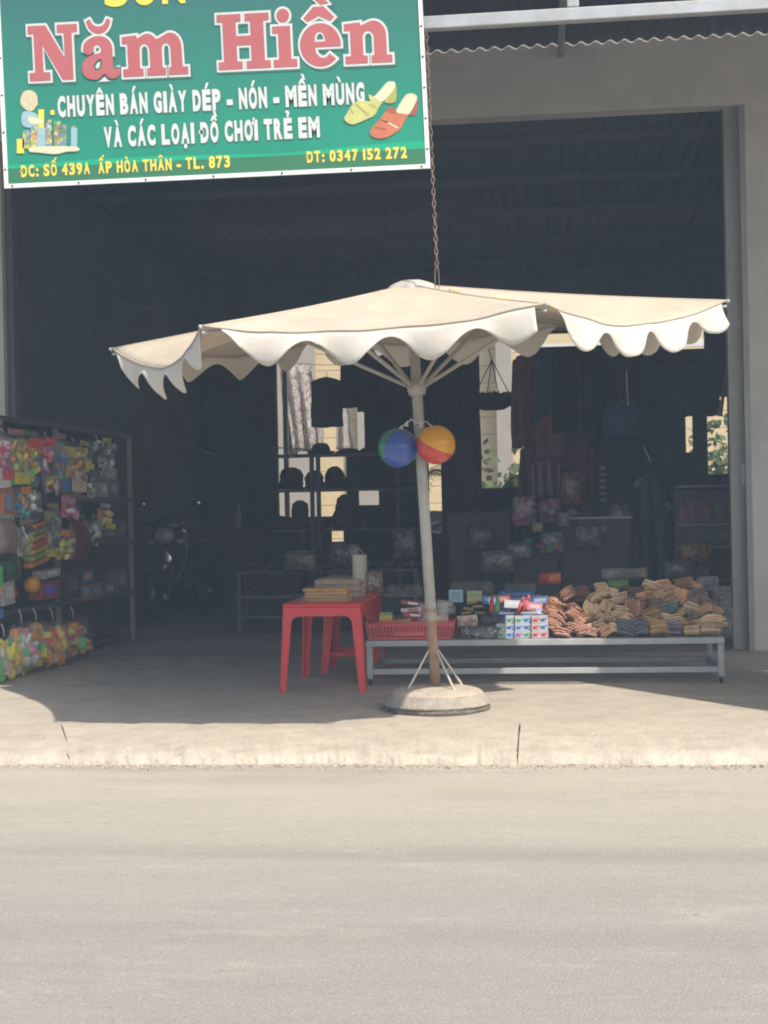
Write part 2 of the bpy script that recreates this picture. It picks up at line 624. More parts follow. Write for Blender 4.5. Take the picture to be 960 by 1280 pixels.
sheet('road', -29, 29, -15, 6.52, -0.075, road_material(), 60, 12, 0.004, 0.8)
sheet('pavement', -29, 29, 7.27, FY, 0.0, m_pave, 1, 1)
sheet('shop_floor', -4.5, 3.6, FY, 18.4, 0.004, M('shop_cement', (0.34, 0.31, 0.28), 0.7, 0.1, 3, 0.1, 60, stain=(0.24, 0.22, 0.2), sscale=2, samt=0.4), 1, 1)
sheet('yard_ground', -16, 14, 18.4, 30, -0.02, m_earth, 1, 1)


def curb_slab(x0, x1, step, seed):
    b = MB()
    n = int((x1 - x0) / step)
    prof0 = [(4.0, 0.0), (3.97, 0.004), (3.90, 0.0), (3.80, -0.006), (3.70, -0.014), (3.63, -0.022), (3.59, -0.03), (3.565, -0.045), (3.555, -0.065), (3.545, -0.095)]
    prof = [(7.29 - (4.0 - y) * 1.72, z) for y, z in prof0]
    vs = []
    for i in range(n + 1):
        x = x0 + (x1 - x0) * i / n
        for j, (y, z) in enumerate(prof):
            k = min(1, j / 5)
            a = noise.fractal(Vector((x * 5, y * 9, seed)), 0.8, 2.1, 5)
            e = noise.fractal(Vector((x * 2.2, 7.7, seed)), 0.7, 2.3, 6)
            dx = 0
            if i in (0, n): dx = (0.006 if i == 0 else -0.006) * noise.noise(Vector((y * 20, x, 1)))
            g_ = min(1, max(0, (x - gx[0]) / (gx[1] - gx[0])))
            skew = ((1 - g_) * gsk[0] + g_ * gsk[1]) * (7.29 - y) / 0.7
            yy = y + (0.050 * e + 0.026 * a) * (1 if j >= 5 else 0) * k
            if j == 0: yy += 0.010 * noise.fractal(Vector((x * 3, 2.2, seed)), 0.8, 2, 4)
            vs.append((x + dx + skew * (1 if i in (0, n) else 1), yy, z + 0.006 * a * k + (0.018 * a if 5 <= j < 9 else 0)))
    m = len(prof)
    fs = [(i * m + j, (i + 1) * m + j, (i + 1) * m + j + 1, i * m + j + 1) for i in range(n) for j in range(m - 1)]
    b.add(vs, fs, 0, True)
    # closed ends and hidden back so that the slab is solid
    b.build('curb_slab', m_curb)['kind'] = 'structure'


gx = [G(76, 905).x, G(650, 905).x]
gsk = [G(56, 948).x - gx[0], G(645, 948).x - gx[1]]
curb_slab(-9, gx[0] - 0.002, 0.03, 1.3)
curb_slab(gx[0] + 0.002, gx[1] - 0.002, 0.010, 2.7)
curb_slab(gx[1] + 0.002, 9, 0.02, 5.1)

b = MB()
b.add([(-9, 7.29, -.016), (9, 7.29, -.016), (9, 6.62, -.045), (-9, 6.62, -.045)], [(0, 1, 2, 3)])
tag(b.build('curb_bed', M('joint_sand', (0.30, 0.26, 0.21), 0.95)), kind='structure')

# loose grit lying at the foot of the curb
b = MB()
rg = random.Random(3)
for i in range(1500):
    x = rg.uniform(-2.9, 1.6)
    y = 6.47 - abs(rg.gauss(0, 0.05))
    r = rg.uniform(0.003, 0.010)
    q = [Vector((rg.uniform(-1, 1), rg.uniform(-1, 1), rg.uniform(0, 1))).normalized() * r for _ in range(5)]
    b.add([Vector((x, y, -0.073)) + v for v in q], [(0, 1, 2), (0, 2, 3), (0, 3, 4), (1, 2, 4), (1, 3, 4), (2, 3, 1)], 0)
tag(b.build('gravel', m_curb, fix=False), kind='stuff')

# ------------------------------------------------------------------ haze volume added to stand in for the lens veil
hz = bpy.data.materials.new('veil_haze')
hz.use_nodes = True
hn = hz.node_tree
hn.nodes.remove(hn.nodes['Principled BSDF'])
pv = hn.nodes.new('ShaderNodeVolumePrincipled')
pv.inputs['Color'].default_value = (0.57, 0.76, 1.0, 1)
pv.inputs['Density'].default_value = 0.0062
pv.inputs['Anisotropy'].default_value = 0.0
hn.links.new(pv.outputs[0], hn.nodes['Material Output'].inputs['Volume'])
b = MB()
b.box((0, 8, 2.9), (62, 50, 8.2))
tag(b.build('haze', hz), kind='stuff')
sc.cycles.volume_bounces = 1

# ------------------------------------------------------------------ the shop building
shop = thing('shop_building', 'grey plastered open fronted shop with wide doorway and tin awning roof', 'building', (0, FY, 0))


def spart(b, name, m, **k):
    return b.build(name, m, shop, loc=(0, -FY, 0), **k)


XL, XR, HZ = P(5, 450, FY).x, P(937, 450, FY).x, 4.125
zw = P(760, 57, FY).z
b = MB()
b.prism([(-9, 0.0), (XL, 0.0), (XL, HZ), (XR, HZ), (XR, 0.0), (9, 0.0), (9, zw + 0.5), (-9, zw + 0.5)], 0.16, lambda q: q + Vector((0, FY, 0)))
spart(b, 'front_wall', m_wall)
# plaster reveal inside the opening, and the grey roller shutter rails
b = MB()
b.box((XR - 0.075, FY + 0.13, HZ / 2), (0.15, 0.12, HZ - 0.004))
b.box((XR - 0.022, FY + 0.035, HZ / 2), (0.044, 0.07, HZ - 0.006))
rr = spart(b, 'shutter_rail', m_guide)
b = MB()
b.box((XR - 0.055, FY + 0.060, P(929, 594, FY).z), (0.03, 0.02, 0.16))
b.box((XR - 0.055, FY + 0.045, P(929, 590, FY).z), (0.014, 0.03, 0.05))
b.build('shutter_latch', m_galv, rr)
b = MB()
b.box((XL + 0.03, FY + 0.13, HZ / 2), (0.06, 0.12, HZ - 0.004))
spart(b, 'shutter_rail', m_darksteel)
# side walls, and an unseen slab added on the right to cast a slanting shadow
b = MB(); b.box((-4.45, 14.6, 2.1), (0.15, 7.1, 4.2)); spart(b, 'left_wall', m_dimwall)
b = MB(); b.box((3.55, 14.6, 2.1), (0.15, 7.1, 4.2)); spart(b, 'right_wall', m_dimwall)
b = MB(); b.prism([(6.65, 0), (8.9, 0), (8.9, 3.6), (6.65 + .215 * 3.6, 3.6)], 0.14, lambda q: Vector((1.9 + q.y, q.x, q.z))); spart(b, 'unseen_shade_wall', m_wall)
# back of the shop: solid on the left, open to the yard on the right, brown posts, lintel above
BY = 18.06
x0 = P(346, 500, BY).x
zl = P(600, 423, BY).z


def hole(xa, ya, xb, yb):
    return [(P(xa, 560, BY).x, P(480, yb, BY).z), (P(xb, 560, BY).x, P(480, yb, BY).z), (P(xb, 560, BY).x, P(480, ya, BY).z), (P(xa, 560, BY).x, P(480, ya, BY).z)]


b = MB()
b.prism([(-4.37, 0.005), (3.47, 0.005), (3.47, 4.152), (-4.37, 4.152)], 0.12, lambda q: q + Vector((0, BY - .06, 0)),
        holes=[[(P(347, 560, BY).x, P(480, 644, BY).z), (P(433, 560, BY).x, P(480, 644, BY).z), (P(433, 560, BY).x, P(480, 570, BY).z), (P(486, 560, BY).x, P(480, 570, BY).z), (P(486, 560, BY).x, P(480, 424, BY).z), (P(347, 560, BY).x, P(480, 424, BY).z)], hole(447, 609, 473, 631), hole(412, 651, 428, 676), hole(535, 558, 566, 668), hole(598, 424, 657, 613), hole(660, 424, 844, 441), hole(850, 424, 883, 449), hole(857, 517, 867, 575), hole(884, 508, 921, 602)])
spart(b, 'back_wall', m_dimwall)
b = MB(); xa, xb = P(551, 560, BY - .1).x, P(597, 560, BY - .1).x
b.box(((xa + xb) / 2, BY - 0.1, zl / 2), (xb - xa, 0.07, zl)); spart(b, 'post', M('brown_post', (0.09, 0.065, 0.05), 0.7, 0.15, 4))
b = MB(); xa, xb = P(350, 560, BY).x, P(362, 560, BY).x
b.box(((xa + xb) / 2, BY + .1, zl / 2), (0.06, 0.07, zl)); spart(b, 'post', m_guide)
b = MB(); xa = P(915, 500, BY).x
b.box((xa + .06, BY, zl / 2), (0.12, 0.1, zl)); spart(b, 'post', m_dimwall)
b = MB(); pa, pb = P(640, 436, 19.7), P(905, 431, 19.7)
b.box(((pa.x + pb.x) / 2 + .3, pa.y, pa.z), (pb.x - pa.x + .6, .08, .10)); spart(b, 'roof_beam', m_white)
b = MB(); pa, pb = P(600, 425, 17.600), P(760, 424, 17.600)
b.box(((pa.x + 3.4) / 2, 17.6, 3.34), (3.4 - pa.x, 0.05, 0.05)); spart(b, 'roof_beam', m_galv)


# corrugated roofs: ribs run from front to back
def tin(name, xa, xb, ya, za, yb, zb, period=0.11, amp=0.014):
    b = MB()
    n = int((xb - xa) / period * 6)
    vs = []
    for j in range(2):
        y, z = (ya, za) if j == 0 else (yb, zb)
        for i in range(n + 1):
            x = xa + (xb - xa) * i / n
            vs.append((x, y, z + amp * math.sin(2 * PI * x / period)))
    fs = [(i, i + 1, n + 2 + i, n + 1 + i) for i in range(n)]
    b.add(vs, fs, 0, True)
    return spart(b, name, m_tin, fix=False, solid=0.002)


EY, EZ = 7.02, 4.46
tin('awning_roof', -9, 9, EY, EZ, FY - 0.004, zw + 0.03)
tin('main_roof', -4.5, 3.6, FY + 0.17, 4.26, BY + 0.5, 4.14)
for i in range(5):
    y = 11.9 + i * 1.32
    b = MB(); b.box((-0.45, y, 4.26 - (y - 11.0) * 0.0158 - 0.055), (7.8, 0.05, 0.07)); spart(b, 'purlin', M('dull_purlin', (0.05, 0.054, 0.06), 0.7))
# steel frame of the awning: two long tubes joined by uprights, hung from the roof on struts
TY = 7.42
za_ = P(700, 20.5, TY).z
b = MB(); b.box((0, TY, za_), (17, 0.06, 0.068)); spart(b, 'awning_beam', m_galv, bevel=0.006)
zr = EZ + (TY - EY) * (zw - EZ) / (FY - EY)
for px in (120, 420, 716, 1010):
    x = P(px, 5, TY).x
    b = MB(); b.box((x, TY, (za_ + 0.035 + zr) / 2 - 0.01), (0.062, 0.05, zr - za_ - 0.06)); spart(b, 'awning_upright', m_galv, bevel=0.005)
b = MB(); b.box((0, EY + 0.05, EZ - 0.05), (17, 0.05, 0.05)); spart(b, 'awning_beam', m_galv)
for x in (-5, -2.5, 0.2, 2.6, 5):
    b = MB()
    y0_, y1_ = EY + 0.1, FY - 0.02
    b.tube([(x, y0_, EZ - 0.03), (x, y1_, zw - 0.06)], 0.025, 6); spart(b, 'awning_rafter', m_galv)

# ------------------------------------------------------------------ the yard behind
house = thing('yellow_house', 'pale yellow boarded house wall in sunlight seen through the back of the shop', 'building', (0, 25.7, 0))
b = MB()
zs = 0.0
prof = []
while zs < 6.2:
    prof += [(0.0, zs), (0.02, zs + 0.02), (0.02, zs + 0.29)]
    zs += 0.31
vs, fs = [], []
for i, (d, z) in enumerate(prof):
    vs += [(-9, 25.7 - d, z), (11, 25.7 - d, z)]
for i in range(len(prof) - 1):
    fs.append((2 * i, 2 * i + 1, 2 * i + 3, 2 * i + 2))
b.add(vs, fs)
b.build('boarded_wall', m_yellowwall, house, loc=(0, -25.7, 0), solid=0.05)
for pa, pb in ((621, 640), (447, 482), (336, 394)):
    xa, xb = P(pa, 520, 25.391).x, P(pb, 520, 25.391).x
    b = MB(); b.box(((xa + xb) / 2, 25.42, 3.0), (xb - xa, 0.16, 6.0)); b.build('pillar', M('shaded_cream_pillar', (0.30, 0.275, 0.24), 0.85, 0.08, 3), house, loc=(0, -25.7, 0))  # pillar colour darkened to stand in for shade
b = MB(); xa, xb = P(392, 450, 25.483).x, P(415, 450, 25.483).x
fence = tag(MB().box((P(555, 640, 21.083).x, 21.1, 0.55), (1.2, 0.10, 1.1)).build('garden_wall', m_dimwall, bevel=0.01), 'low grey garden wall behind the potted palm', 'wall')


def leaf_plant(name, label, cat, base, height, spread, nleaf, size, mat, stemr=0.012, seed=1, droop=0.3, fronds=False):
    t = thing(name, label, cat, base)
    rg = random.Random(seed)
    s = MB()
    s.tube([(0, 0, 0), (0.02, 0, height * .35), (0, 0.01, height * .8)], [stemr, stemr * .8, stemr * .4], 6)
    s.build('stem', m_bark, t)
    b = MB()
    if fronds:
        for i in range(nleaf):
            a = rg.uniform(0, 2 * PI)
            l = spread * rg.uniform(.7, 1.2)
            z0 = height * rg.uniform(.35, .85)
            prev = None
            dirv = Vector((math.cos(a), math.sin(a), 0))
            side = Vector((-dirv.y, dirv.x, 0))
            for k in range(14):
                u = (k + 1) / 14
                p = dirv * l * u + Vector((0, 0, z0 + l * (0.9 * u - 1.25 * u * u)))
                for sgn in (-1, 1):
                    tip = p + side * sgn * size * (1 - .6 * u) + dirv * size * .5 + Vector((0, 0, -size * .35))
                    w = dirv * size * .09
                    b.add([p - w, p + w, tip], [(0, 1, 2)], 0)
    else:
        for i in range(nleaf):
            d = Vector((rg.gauss(0, 1), rg.gauss(0, 1), rg.gauss(0, .8)))
            d = d.normalized() * (rg.random() ** .4)
            c = Vector((d.x * spread, d.y * spread, height * .62 + d.z * height * .42))
            n_ = noise.noise(c * 4.0 + Vector((seed, 0, 0)))
            if n_ < -0.15: continue
            ax = Vector((rg.gauss(0, 1), rg.gauss(0, 1), rg.gauss(0, 1) - droop)).normalized()
            sd = ax.orthogonal().normalized() * size * .35
            b.add([c, c + ax * size * .5 + sd, c + ax * size, c + ax * size * .5 - sd], [(0, 1, 2, 3)], 0)
    b.build('foliage', mat, t, fix=False)
    return t


q = P(560, 660, 19.433)
leaf_plant('palm_plant', 'dark feathery palm plant beside the brown post behind the shop', 'plant', (q.x, 19.43, -0.02), 2.0, 0.55, 26, 0.20, m_leafd, seed=4, fronds=True)
q = P(612, 600, 22.366)
leaf_plant('leafy_shrub', 'thin leafy shrub in front of the yellow wall left of the maroon garments', 'plant', (q.x, 22.37, -0.02), 2.1, 0.55, 240, 0.16, m_leaf, seed=5)
q = P(648, 600, 20.900)
leaf_plant('spiky_plant', 'small spiky plant with upright blades beside the maroon garments', 'plant', (q.x, 20.90, -0.02), 1.9, 0.22, 150, 0.24, m_leaf, seed=8, droop=-1.2)
q = P(905, 600, 23.100)
leaf_plant('garden_bush', 'bright green bush in sunlight beyond the right end of the shop', 'plant', (q.x, 23.10, -0.02), 2.5, 0.75, 900, 0.16, m_leaf, seed=11)

# ------------------------------------------------------------------ the sign
SY = 7.30
sgn = thing('shop_sign', 'green printed banner sign with pink name and white Vietnamese lettering over the doorway', 'sign', P(268, 224, SY))
sgo = Vector(sgn.location)
SB = P(6, 236, SY); SBR = P(538, 210, SY)
sw = SBR.x - SB.x
sz0 = SB.z
SKEW = 0.028


def sp(px, py, d=0.0):
    """point of the banner plane under a photo pixel, in the sign's own frame"""
    q = P(px, py, SY)
    return Vector((q.x - sgo.x, -d, q.z - sgo.z))


def sx(x, z):           # the banner hangs slightly askew on its frame
    return x - SKEW * z


SX0, SX1 = SB.x - sgo.x, SBR.x - sgo.x
SZ0 = (SB.z + SBR.z) / 2 - sgo.z
SZ1 = SZ0 + 1.14


def banner_rect(x0, z0, x1, z1, y0, t):
    return [(sx(x0, z0), y0, z0), (sx(x1, z0), y0, z0), (sx(x1, z1), y0, z1), (sx(x0, z1), y0, z1)]


def slab(b, x0, z0, x1, z1, y0, t, m=0):
    v = banner_rect(x0, z0, x1, z1, y0, t) + banner_rect(x0, z0, x1, z1, y0 + t, t)
    b.add(v, [(0, 1, 2, 3), (7, 6, 5, 4), (0, 4, 5, 1), (1, 5, 6, 2), (2, 6, 7, 3), (3, 7, 4, 0)], m)


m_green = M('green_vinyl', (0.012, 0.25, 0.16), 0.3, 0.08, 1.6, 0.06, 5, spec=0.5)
m_greenb = M('dark_green_vinyl', (0.035, 0.17, 0.085), 0.4, 0.06, 2, spec=0.5)
m_greenl = M('bright_green_vinyl', (0.01, 0.36, 0.20), 0.4, 0.05, 2)
m_pink = M('red_print', (0.44, 0.12, 0.125), 0.4, 0.08, 2)
m_wprint = M('white_print', (0.60, 0.63, 0.62), 0.4, 0.04, 3)
m_yprint = M('yellow_print', (0.78, 0.62, 0.09), 0.4, 0.05, 3)
m_shade = M('dark_print_outline', (0.05, 0.16, 0.12), 0.5, 0.05, 3)
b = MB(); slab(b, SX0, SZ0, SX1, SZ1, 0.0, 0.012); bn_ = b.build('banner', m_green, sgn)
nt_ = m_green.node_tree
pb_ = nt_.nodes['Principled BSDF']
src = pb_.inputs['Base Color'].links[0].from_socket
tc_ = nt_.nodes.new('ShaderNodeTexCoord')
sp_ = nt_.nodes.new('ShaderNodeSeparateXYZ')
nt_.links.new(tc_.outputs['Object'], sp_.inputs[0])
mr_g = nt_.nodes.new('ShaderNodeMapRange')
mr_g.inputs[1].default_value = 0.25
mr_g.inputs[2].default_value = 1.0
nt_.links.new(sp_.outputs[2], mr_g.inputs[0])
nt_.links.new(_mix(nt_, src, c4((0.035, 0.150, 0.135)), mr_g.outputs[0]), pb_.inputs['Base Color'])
zt = sp(270, 199).z
bw = 0.022
b = MB(); slab(b, SX0 + bw, SZ0 + bw, SX1 - bw, zt, -0.002, 0.0015); b.build('address_band', m_greenb, sgn)
b = MB()
n = 40
vs = []
for i in range(n + 1):
    u = i / n
    x = SX0 + bw + (SX1 - SX0 - 2 * bw) * u
    h = 0.012 + 0.035 * abs(math.sin(u * 3.6 + .8)) * (0.4 + 0.6 * u)
    vs += [(sx(x, zt), -0.0025, zt + 0.001), (sx(x, zt + h), -0.0025, zt + h)]
b.add(vs, [(2 * i, 2 * i + 2, 2 * i + 3, 2 * i + 1) for i in range(n)])
b.build('bright_swash', m_greenl, sgn, fix=False)
b = MB()
for (x0_, z0_, x1_, z1_) in ((SX0, SZ0, SX1, SZ0 + bw), (SX0, SZ0 + bw + .0005, SX0 + bw, SZ1), (SX1 - bw, SZ0 + bw + .0005, SX1, SZ1)):
    slab(b, x0_, z0_, x1_, z1_, -0.006, 0.005)
b.build('white_border', m_white, sgn)
for (x, z) in [(SX0 + .045 + (SX1 - SX0 - .09) * k / 6, SZ0 + bw * .5) for k in range(7)] + [(SX1 - bw * .5, SZ0 + .1 + .16 * k) for k in range(6)] + [(SX0 + bw * .5, SZ0 + .1 + .2 * k) for k in range(4)]:
    b = MB(); b.lathe([(0.007, -0.002), (0.005, 0.002), (0.0, 0.003)], 10, (0, 0, 0))
    g_ = b.build('grommet', m_darksteel, sgn, loc=(sx(x, z), -0.0075, z), rot=(R(90), 0, 0))

# --- printed lettering
def font_polys(s, offset=0.0):
    cu = bpy.data.curves.new('lettering', 'FONT')
    cu.body = s
    cu.size = 1.0
    cu.offset = offset
    cu.resolution_u = 5
    o = bpy.data.objects.new('lettering', cu)
    COL.objects.link(o)
    dg = bpy.context.evaluated_depsgraph_get()
    me = bpy.data.meshes.new_from_object(o.evaluated_get(dg))
    vs = [tuple(v.co) for v in me.vertices]
    fs = [tuple(p.vertices) for p in me.polygons]
    bpy.data.objects.remove(o)
    bpy.data.curves.remove(cu)
    bpy.data.meshes.remove(me)
    return vs, fs


import unicodedata
GCACHE = {}


def glyph(ch, off):
    if (ch, off) not in GCACHE:
        vs, fs = font_polys(ch, off)
        GCACHE[(ch, off)] = (vs, fs)
    return GCACHE[(ch, off)]


def line_polys(s, off, cap):
    """letters set one by one; Vietnamese marks are drawn as little strokes on the bare letter"""
    VS, FS = [], []

    def put(vs, fs):
        o = len(VS)
        VS.extend(vs)
        FS.extend([tuple(i + o for i in f) for f in fs])

    def poly(pts):
        put(pts, [tuple(t) for t in tessellate_polygon([[Vector((x, y, 0)) for x, y in pts]])])
    x = 0.0
    g = off - 0.045 + .012
    for ch in s:
        if ch == ' ':
            x += 0.27
            continue
        nf = unicodedata.normalize('NFD', ch)
        base, marks = nf[0], nf[1:]
        if ch == 'Đ': base = 'D'
        vs, fs = glyph(base, off)
        vs0, _ = glyph(base, 0.045)
        l0, r0 = min(v[0] for v in vs0), max(v[0] for v in vs0)
        w = r0 - l0
        kg = min(1, (.64 if base in 'MW' else .47) / w)
        w *= kg
        put([((v[0] - l0) * kg + x, v[1]) for v in vs], fs)
        c = x + w / 2
        if ch == 'Đ' and off < .065: poly([(x - .07 - g, cap * .43 - g), (x + .15 + g, cap * .43 - g), (x + .15 + g, cap * .56 + g), (x - .07 - g, cap * .56 + g)])
        t = cap + .07
        k = .055 + g
        for m in marks:
            if m == '\u0302':
                poly([(c - .19 - g, t - g), (c - .05, t + .17 + g), (c + .05, t + .17 + g), (c + .19 + g, t - g), (c + .07, t - g), (c, t + .08 - g), (c - .07, t - g)])
                t += .16
            elif m == '\u031b':
                poly([(x + w - .10, cap - .13 - g), (x + w + .02, cap - .05), (x + w + .04, cap + .06 + g), (x + w + .14 + g, cap + .06 + g), (x + w + .12 + g, cap - .10), (x + w - .02, cap - .22 - g)])
        for m in marks:
            hat_ = '\u0302' in marks
            cc = c + (.12 if hat_ and m in '\u0301\u0300' else 0)
            if m == '\u0301': poly([(cc - .07 - g, t - g), (cc + .02, t + .17 + g), (cc + .15 + g, t + .17 + g), (cc + .03, t - g)])
            elif m == '\u0300': poly([(cc - .15 - g, t + .17 + g), (cc - .02, t + .17 + g), (cc + .07 + g, t - g), (cc - .03, t - g)])
            elif m == '\u0309': poly([(c - .03 - g, t - g), (c - .03 - g, t + .07), (c + .03, t + .10), (c - .08 - g, t + .13), (c - .08 - g, t + .20 + g), (c + .07, t + .20 + g), (c + .11 + g, t + .11), (c + .05 + g, t + .05), (c + .05 + g, t - g)])
            elif m == '\u0323': poly([(c + k * 1.25 * math.cos(2 * PI * q / 10), -.15 + k * 1.25 * math.sin(2 * PI * q / 10)) for q in range(10)])
        x += w + .115
    return VS, FS, x - .115


def print_text(name, s, px0, py0, px1, py1, hpx, mat, offset=0.06, depth=0.004, out=None, outoff=0.078):
    """a line of print whose baseline runs from one photo point to the other, cap height hpx photo pixels"""
    a, c = sp(px0, py0), sp(px1, py1)
    caph = (sp(px0, py0 - hpx) - a).length
    cap = max(v[1] for v in glyph('H', 0.045)[0])
    kz = caph / cap
    ex = (c - a)
    ln = ex.length
    ex.normalize()
    for nm, off, mm, dd in ((name, offset, mat, depth),) + (((name + '_outline', outoff, out, depth - 0.0015),) if out else ()):
        vs, fs, wtot = line_polys(s, off, cap)
        b = MB()
        pts = []
        for v in vs:
            z = v[1] * kz
            sh_ = 0.0 if nm == name else 0.0025
            q = a + ex * (v[0] / wtot * ln) + Vector((-SKEW * z + sh_, 0, z - sh_))
            pts.append((q.x, -dd, q.z))
        b.add(pts, fs)
        b.build(nm, mm, sgn, fix=False)


print_text('lettering', 'CHUYÊN BÁN GIÀY DÉP - NÓN - MỀN MÙNG', 73, 145, 456, 128, 24, m_wprint, 0.06, out=m_shade, outoff=0.078)
print_text('lettering', 'VÀ CÁC LOẠI ĐỒ CHƠI TRẺ EM', 131, 183, 400, 170, 23.5, m_wprint, 0.06, out=m_shade, outoff=0.078)
print_text('lettering', 'ĐC: SỐ 439A  ẤP HÒA THÂN - TL. 873', 27, 221, 288, 208.5, 14, m_yprint, 0.044)
print_text('lettering', 'ĐT: 0347 152 272', 384, 203, 509, 197, 13.5, m_yprint, 0.044)
print_text('lettering', 'SƠN', 131, 7, 232, 2, 34, m_yprint, 0.044)


# --- the big slab-serif name, drawn letter by letter
def crom(pts, n=5):
    out = []
    k = len(pts)
    for i in range(k):
        p0, p1, p2, p3 = (Vector(pts[(i + j - 1) % k]) for j in range(4))
        for s in range(n):
            t = s / n
            out.append(tuple(0.5 * ((2 * p1) + (p2 - p0) * t + (2 * p0 - 5 * p1 + 4 * p2 - p3) * t * t + (3 * p1 - p0 - 3 * p2 + p3) * t ** 3)))
    return out


def arc(cx, cy, rx_, ry_, a0, a1, n=10):
    return [(cx + rx_ * math.cos(R(a0 + (a1 - a0) * i / n)), cy + ry_ * math.sin(R(a0 + (a1 - a0) * i / n))) for i in range(n + 1)]


GL = {}
GL['N'] = (1.05, [([(0, 1), (.38, 1), (.76, .40), (.76, .85), (.62, .85), (.62, 1), (1.05, 1), (1.05, .85), (.93, .85), (.93, 0), (.70, 0), (.30, .64), (.30, .15), (.44, .15), (.44, 0), (0, 0), (0, .15), (.12, .15), (.12, .85), (0, .85)], [])])
GL['H'] = (1.02, [([(0, 1), (.47, 1), (.47, .86), (.37, .86), (.37, .60), (.65, .60), (.65, .86), (.55, .86), (.55, 1), (1.02, 1), (1.02, .86), (.91, .86), (.91, .14), (1.02, .14), (1.02, 0), (.55, 0), (.55, .14), (.65, .14), (.65, .43), (.37, .43), (.37, .14), (.47, .14), (.47, 0), (0, 0), (0, .14), (.11, .14), (.11, .86), (0, .86)], [])])
GL['i'] = (.46, [([(0, .74), (.35, .74), (.35, .14), (.46, .14), (.46, 0), (0, 0), (0, .14), (.11, .14), (.11, .61), (0, .61)], []), (arc(.22, .93, .125, .125, 0, 342, 19), [])])
GL['n'] = (.90, [([(0, .72), (.31, .74), (.31, .68)] + arc(.56, .50, .24, .26, 115, 0, 8) + [(.80, .14), (.90, .14), (.90, 0), (.50, 0), (.50, .14), (.56, .14), (.56, .46)] + arc(.455, .47, .105, .11, 0, 180, 7) + [(.35, .14), (.43, .14), (.43, 0), (0, 0), (0, .14), (.11, .14), (.11, .59), (0, .59)], [])])
GL['m'] = (1.36, [([(0, .72), (.31, .74), (.31, .68)] + arc(.53, .52, .22, .24, 120, 35, 6) + [(.74, .66)] + arc(1.01, .50, .23, .26, 120, 0, 8) + [(1.25, .14), (1.36, .14), (1.36, 0), (.96, 0), (.96, .14), (1.01, .14), (1.01, .46)] + arc(.92, .47, .09, .11, 0, 180, 6) + [(.83, .14), (.90, .14), (.90, 0), (.50, 0), (.50, .14), (.57, .14), (.57, .46)] + arc(.465, .47, .10, .11, 0, 180, 6) + [(.36, .14), (.43, .14), (.43, 0), (0, 0), (0, .14), (.11, .14), (.11, .59), (0, .59)], [])])
A_OUT = crom([(.05, .53), (.09, .65), (.22, .73), (.38, .76), (.55, .72), (.655, .60), (.67, .42), (.67, .22), (.71, .15), (.79, .17), (.82, .08), (.72, -.01), (.58, -.01), (.48, .07), (.36, -.01), (.22, -.02), (.07, .04), (.01, .17), (.05, .31), (.17, .40), (.32, .44), (.42, .47), (.42, .55), (.36, .60), (.29, .57), (.27, .49), (.19, .43), (.09, .45)])
A_IN = crom([(.42, .34), (.33, .31), (.265, .23), (.29, .15), (.37, .15), (.42, .22)])
BREVE = [(.14 + .0, 1.04), (.22, 1.07)] + arc(.40, 1.06, .16, .13, 190, 350, 8) + [(.58, 1.07), (.66, 1.04)] + arc(.40, 1.04, .25, .24, -10, -170, 10)
GL['ă'] = (.82, [(A_OUT, [A_IN]), (BREVE, [])])
E_OUT = arc(.41, .37, .40, .39, -8 + 8, 325, 26)
E_OUT = [(.80, .33), (.80, .42)] + arc(.405, .37, .395, .39, 10, 318, 24) + [(.58, .21), (.50, .14), (.40, .14), (.32, .22), (.30, .33)]
E_IN = [(.30, .43)] + arc(.40, .46, .10, .15, 170, 10, 8) + [(.51, .43)]
CIRC = [(.10, .86), (.30, 1.06), (.50, 1.06), (.70, .86), (.62, .79), (.40, .89), (.18, .79)]
GRAVE = [(.22, 1.30), (.44, 1.30), (.60, 1.11), (.44, 1.09)]
GL['ề'] = (.82, [(E_OUT, [E_IN]), (CIRC, []), (GRAVE, [])])


def area(p):
    return sum(p[i][0] * p[(i + 1) % len(p)][1] - p[(i + 1) % len(p)][0] * p[i][1] for i in range(len(p))) / 2


def grow(p, d):
    if area(p) < 0: p = list(reversed(p))
    n = len(p)
    out = []
    for i in range(n):
        a, q, c = Vector(p[i - 1]), Vector(p[i]), Vector(p[(i + 1) % n])
        e1, e2 = (q - a), (c - q)
        if e1.length < 1e-6 or e2.length < 1e-6:
            continue
        e1.normalize(); e2.normalize()
        n1, n2 = Vector((e1.y, -e1.x)), Vector((e2.y, -e2.x))
        m = n1 + n2
        k = m.length_squared
        m = n1 if k < 0.15 else m * (2 / k)
        if m.length > 1.8: m = m.normalized() * 1.8
        out.append(tuple(q + m * d))
    return out


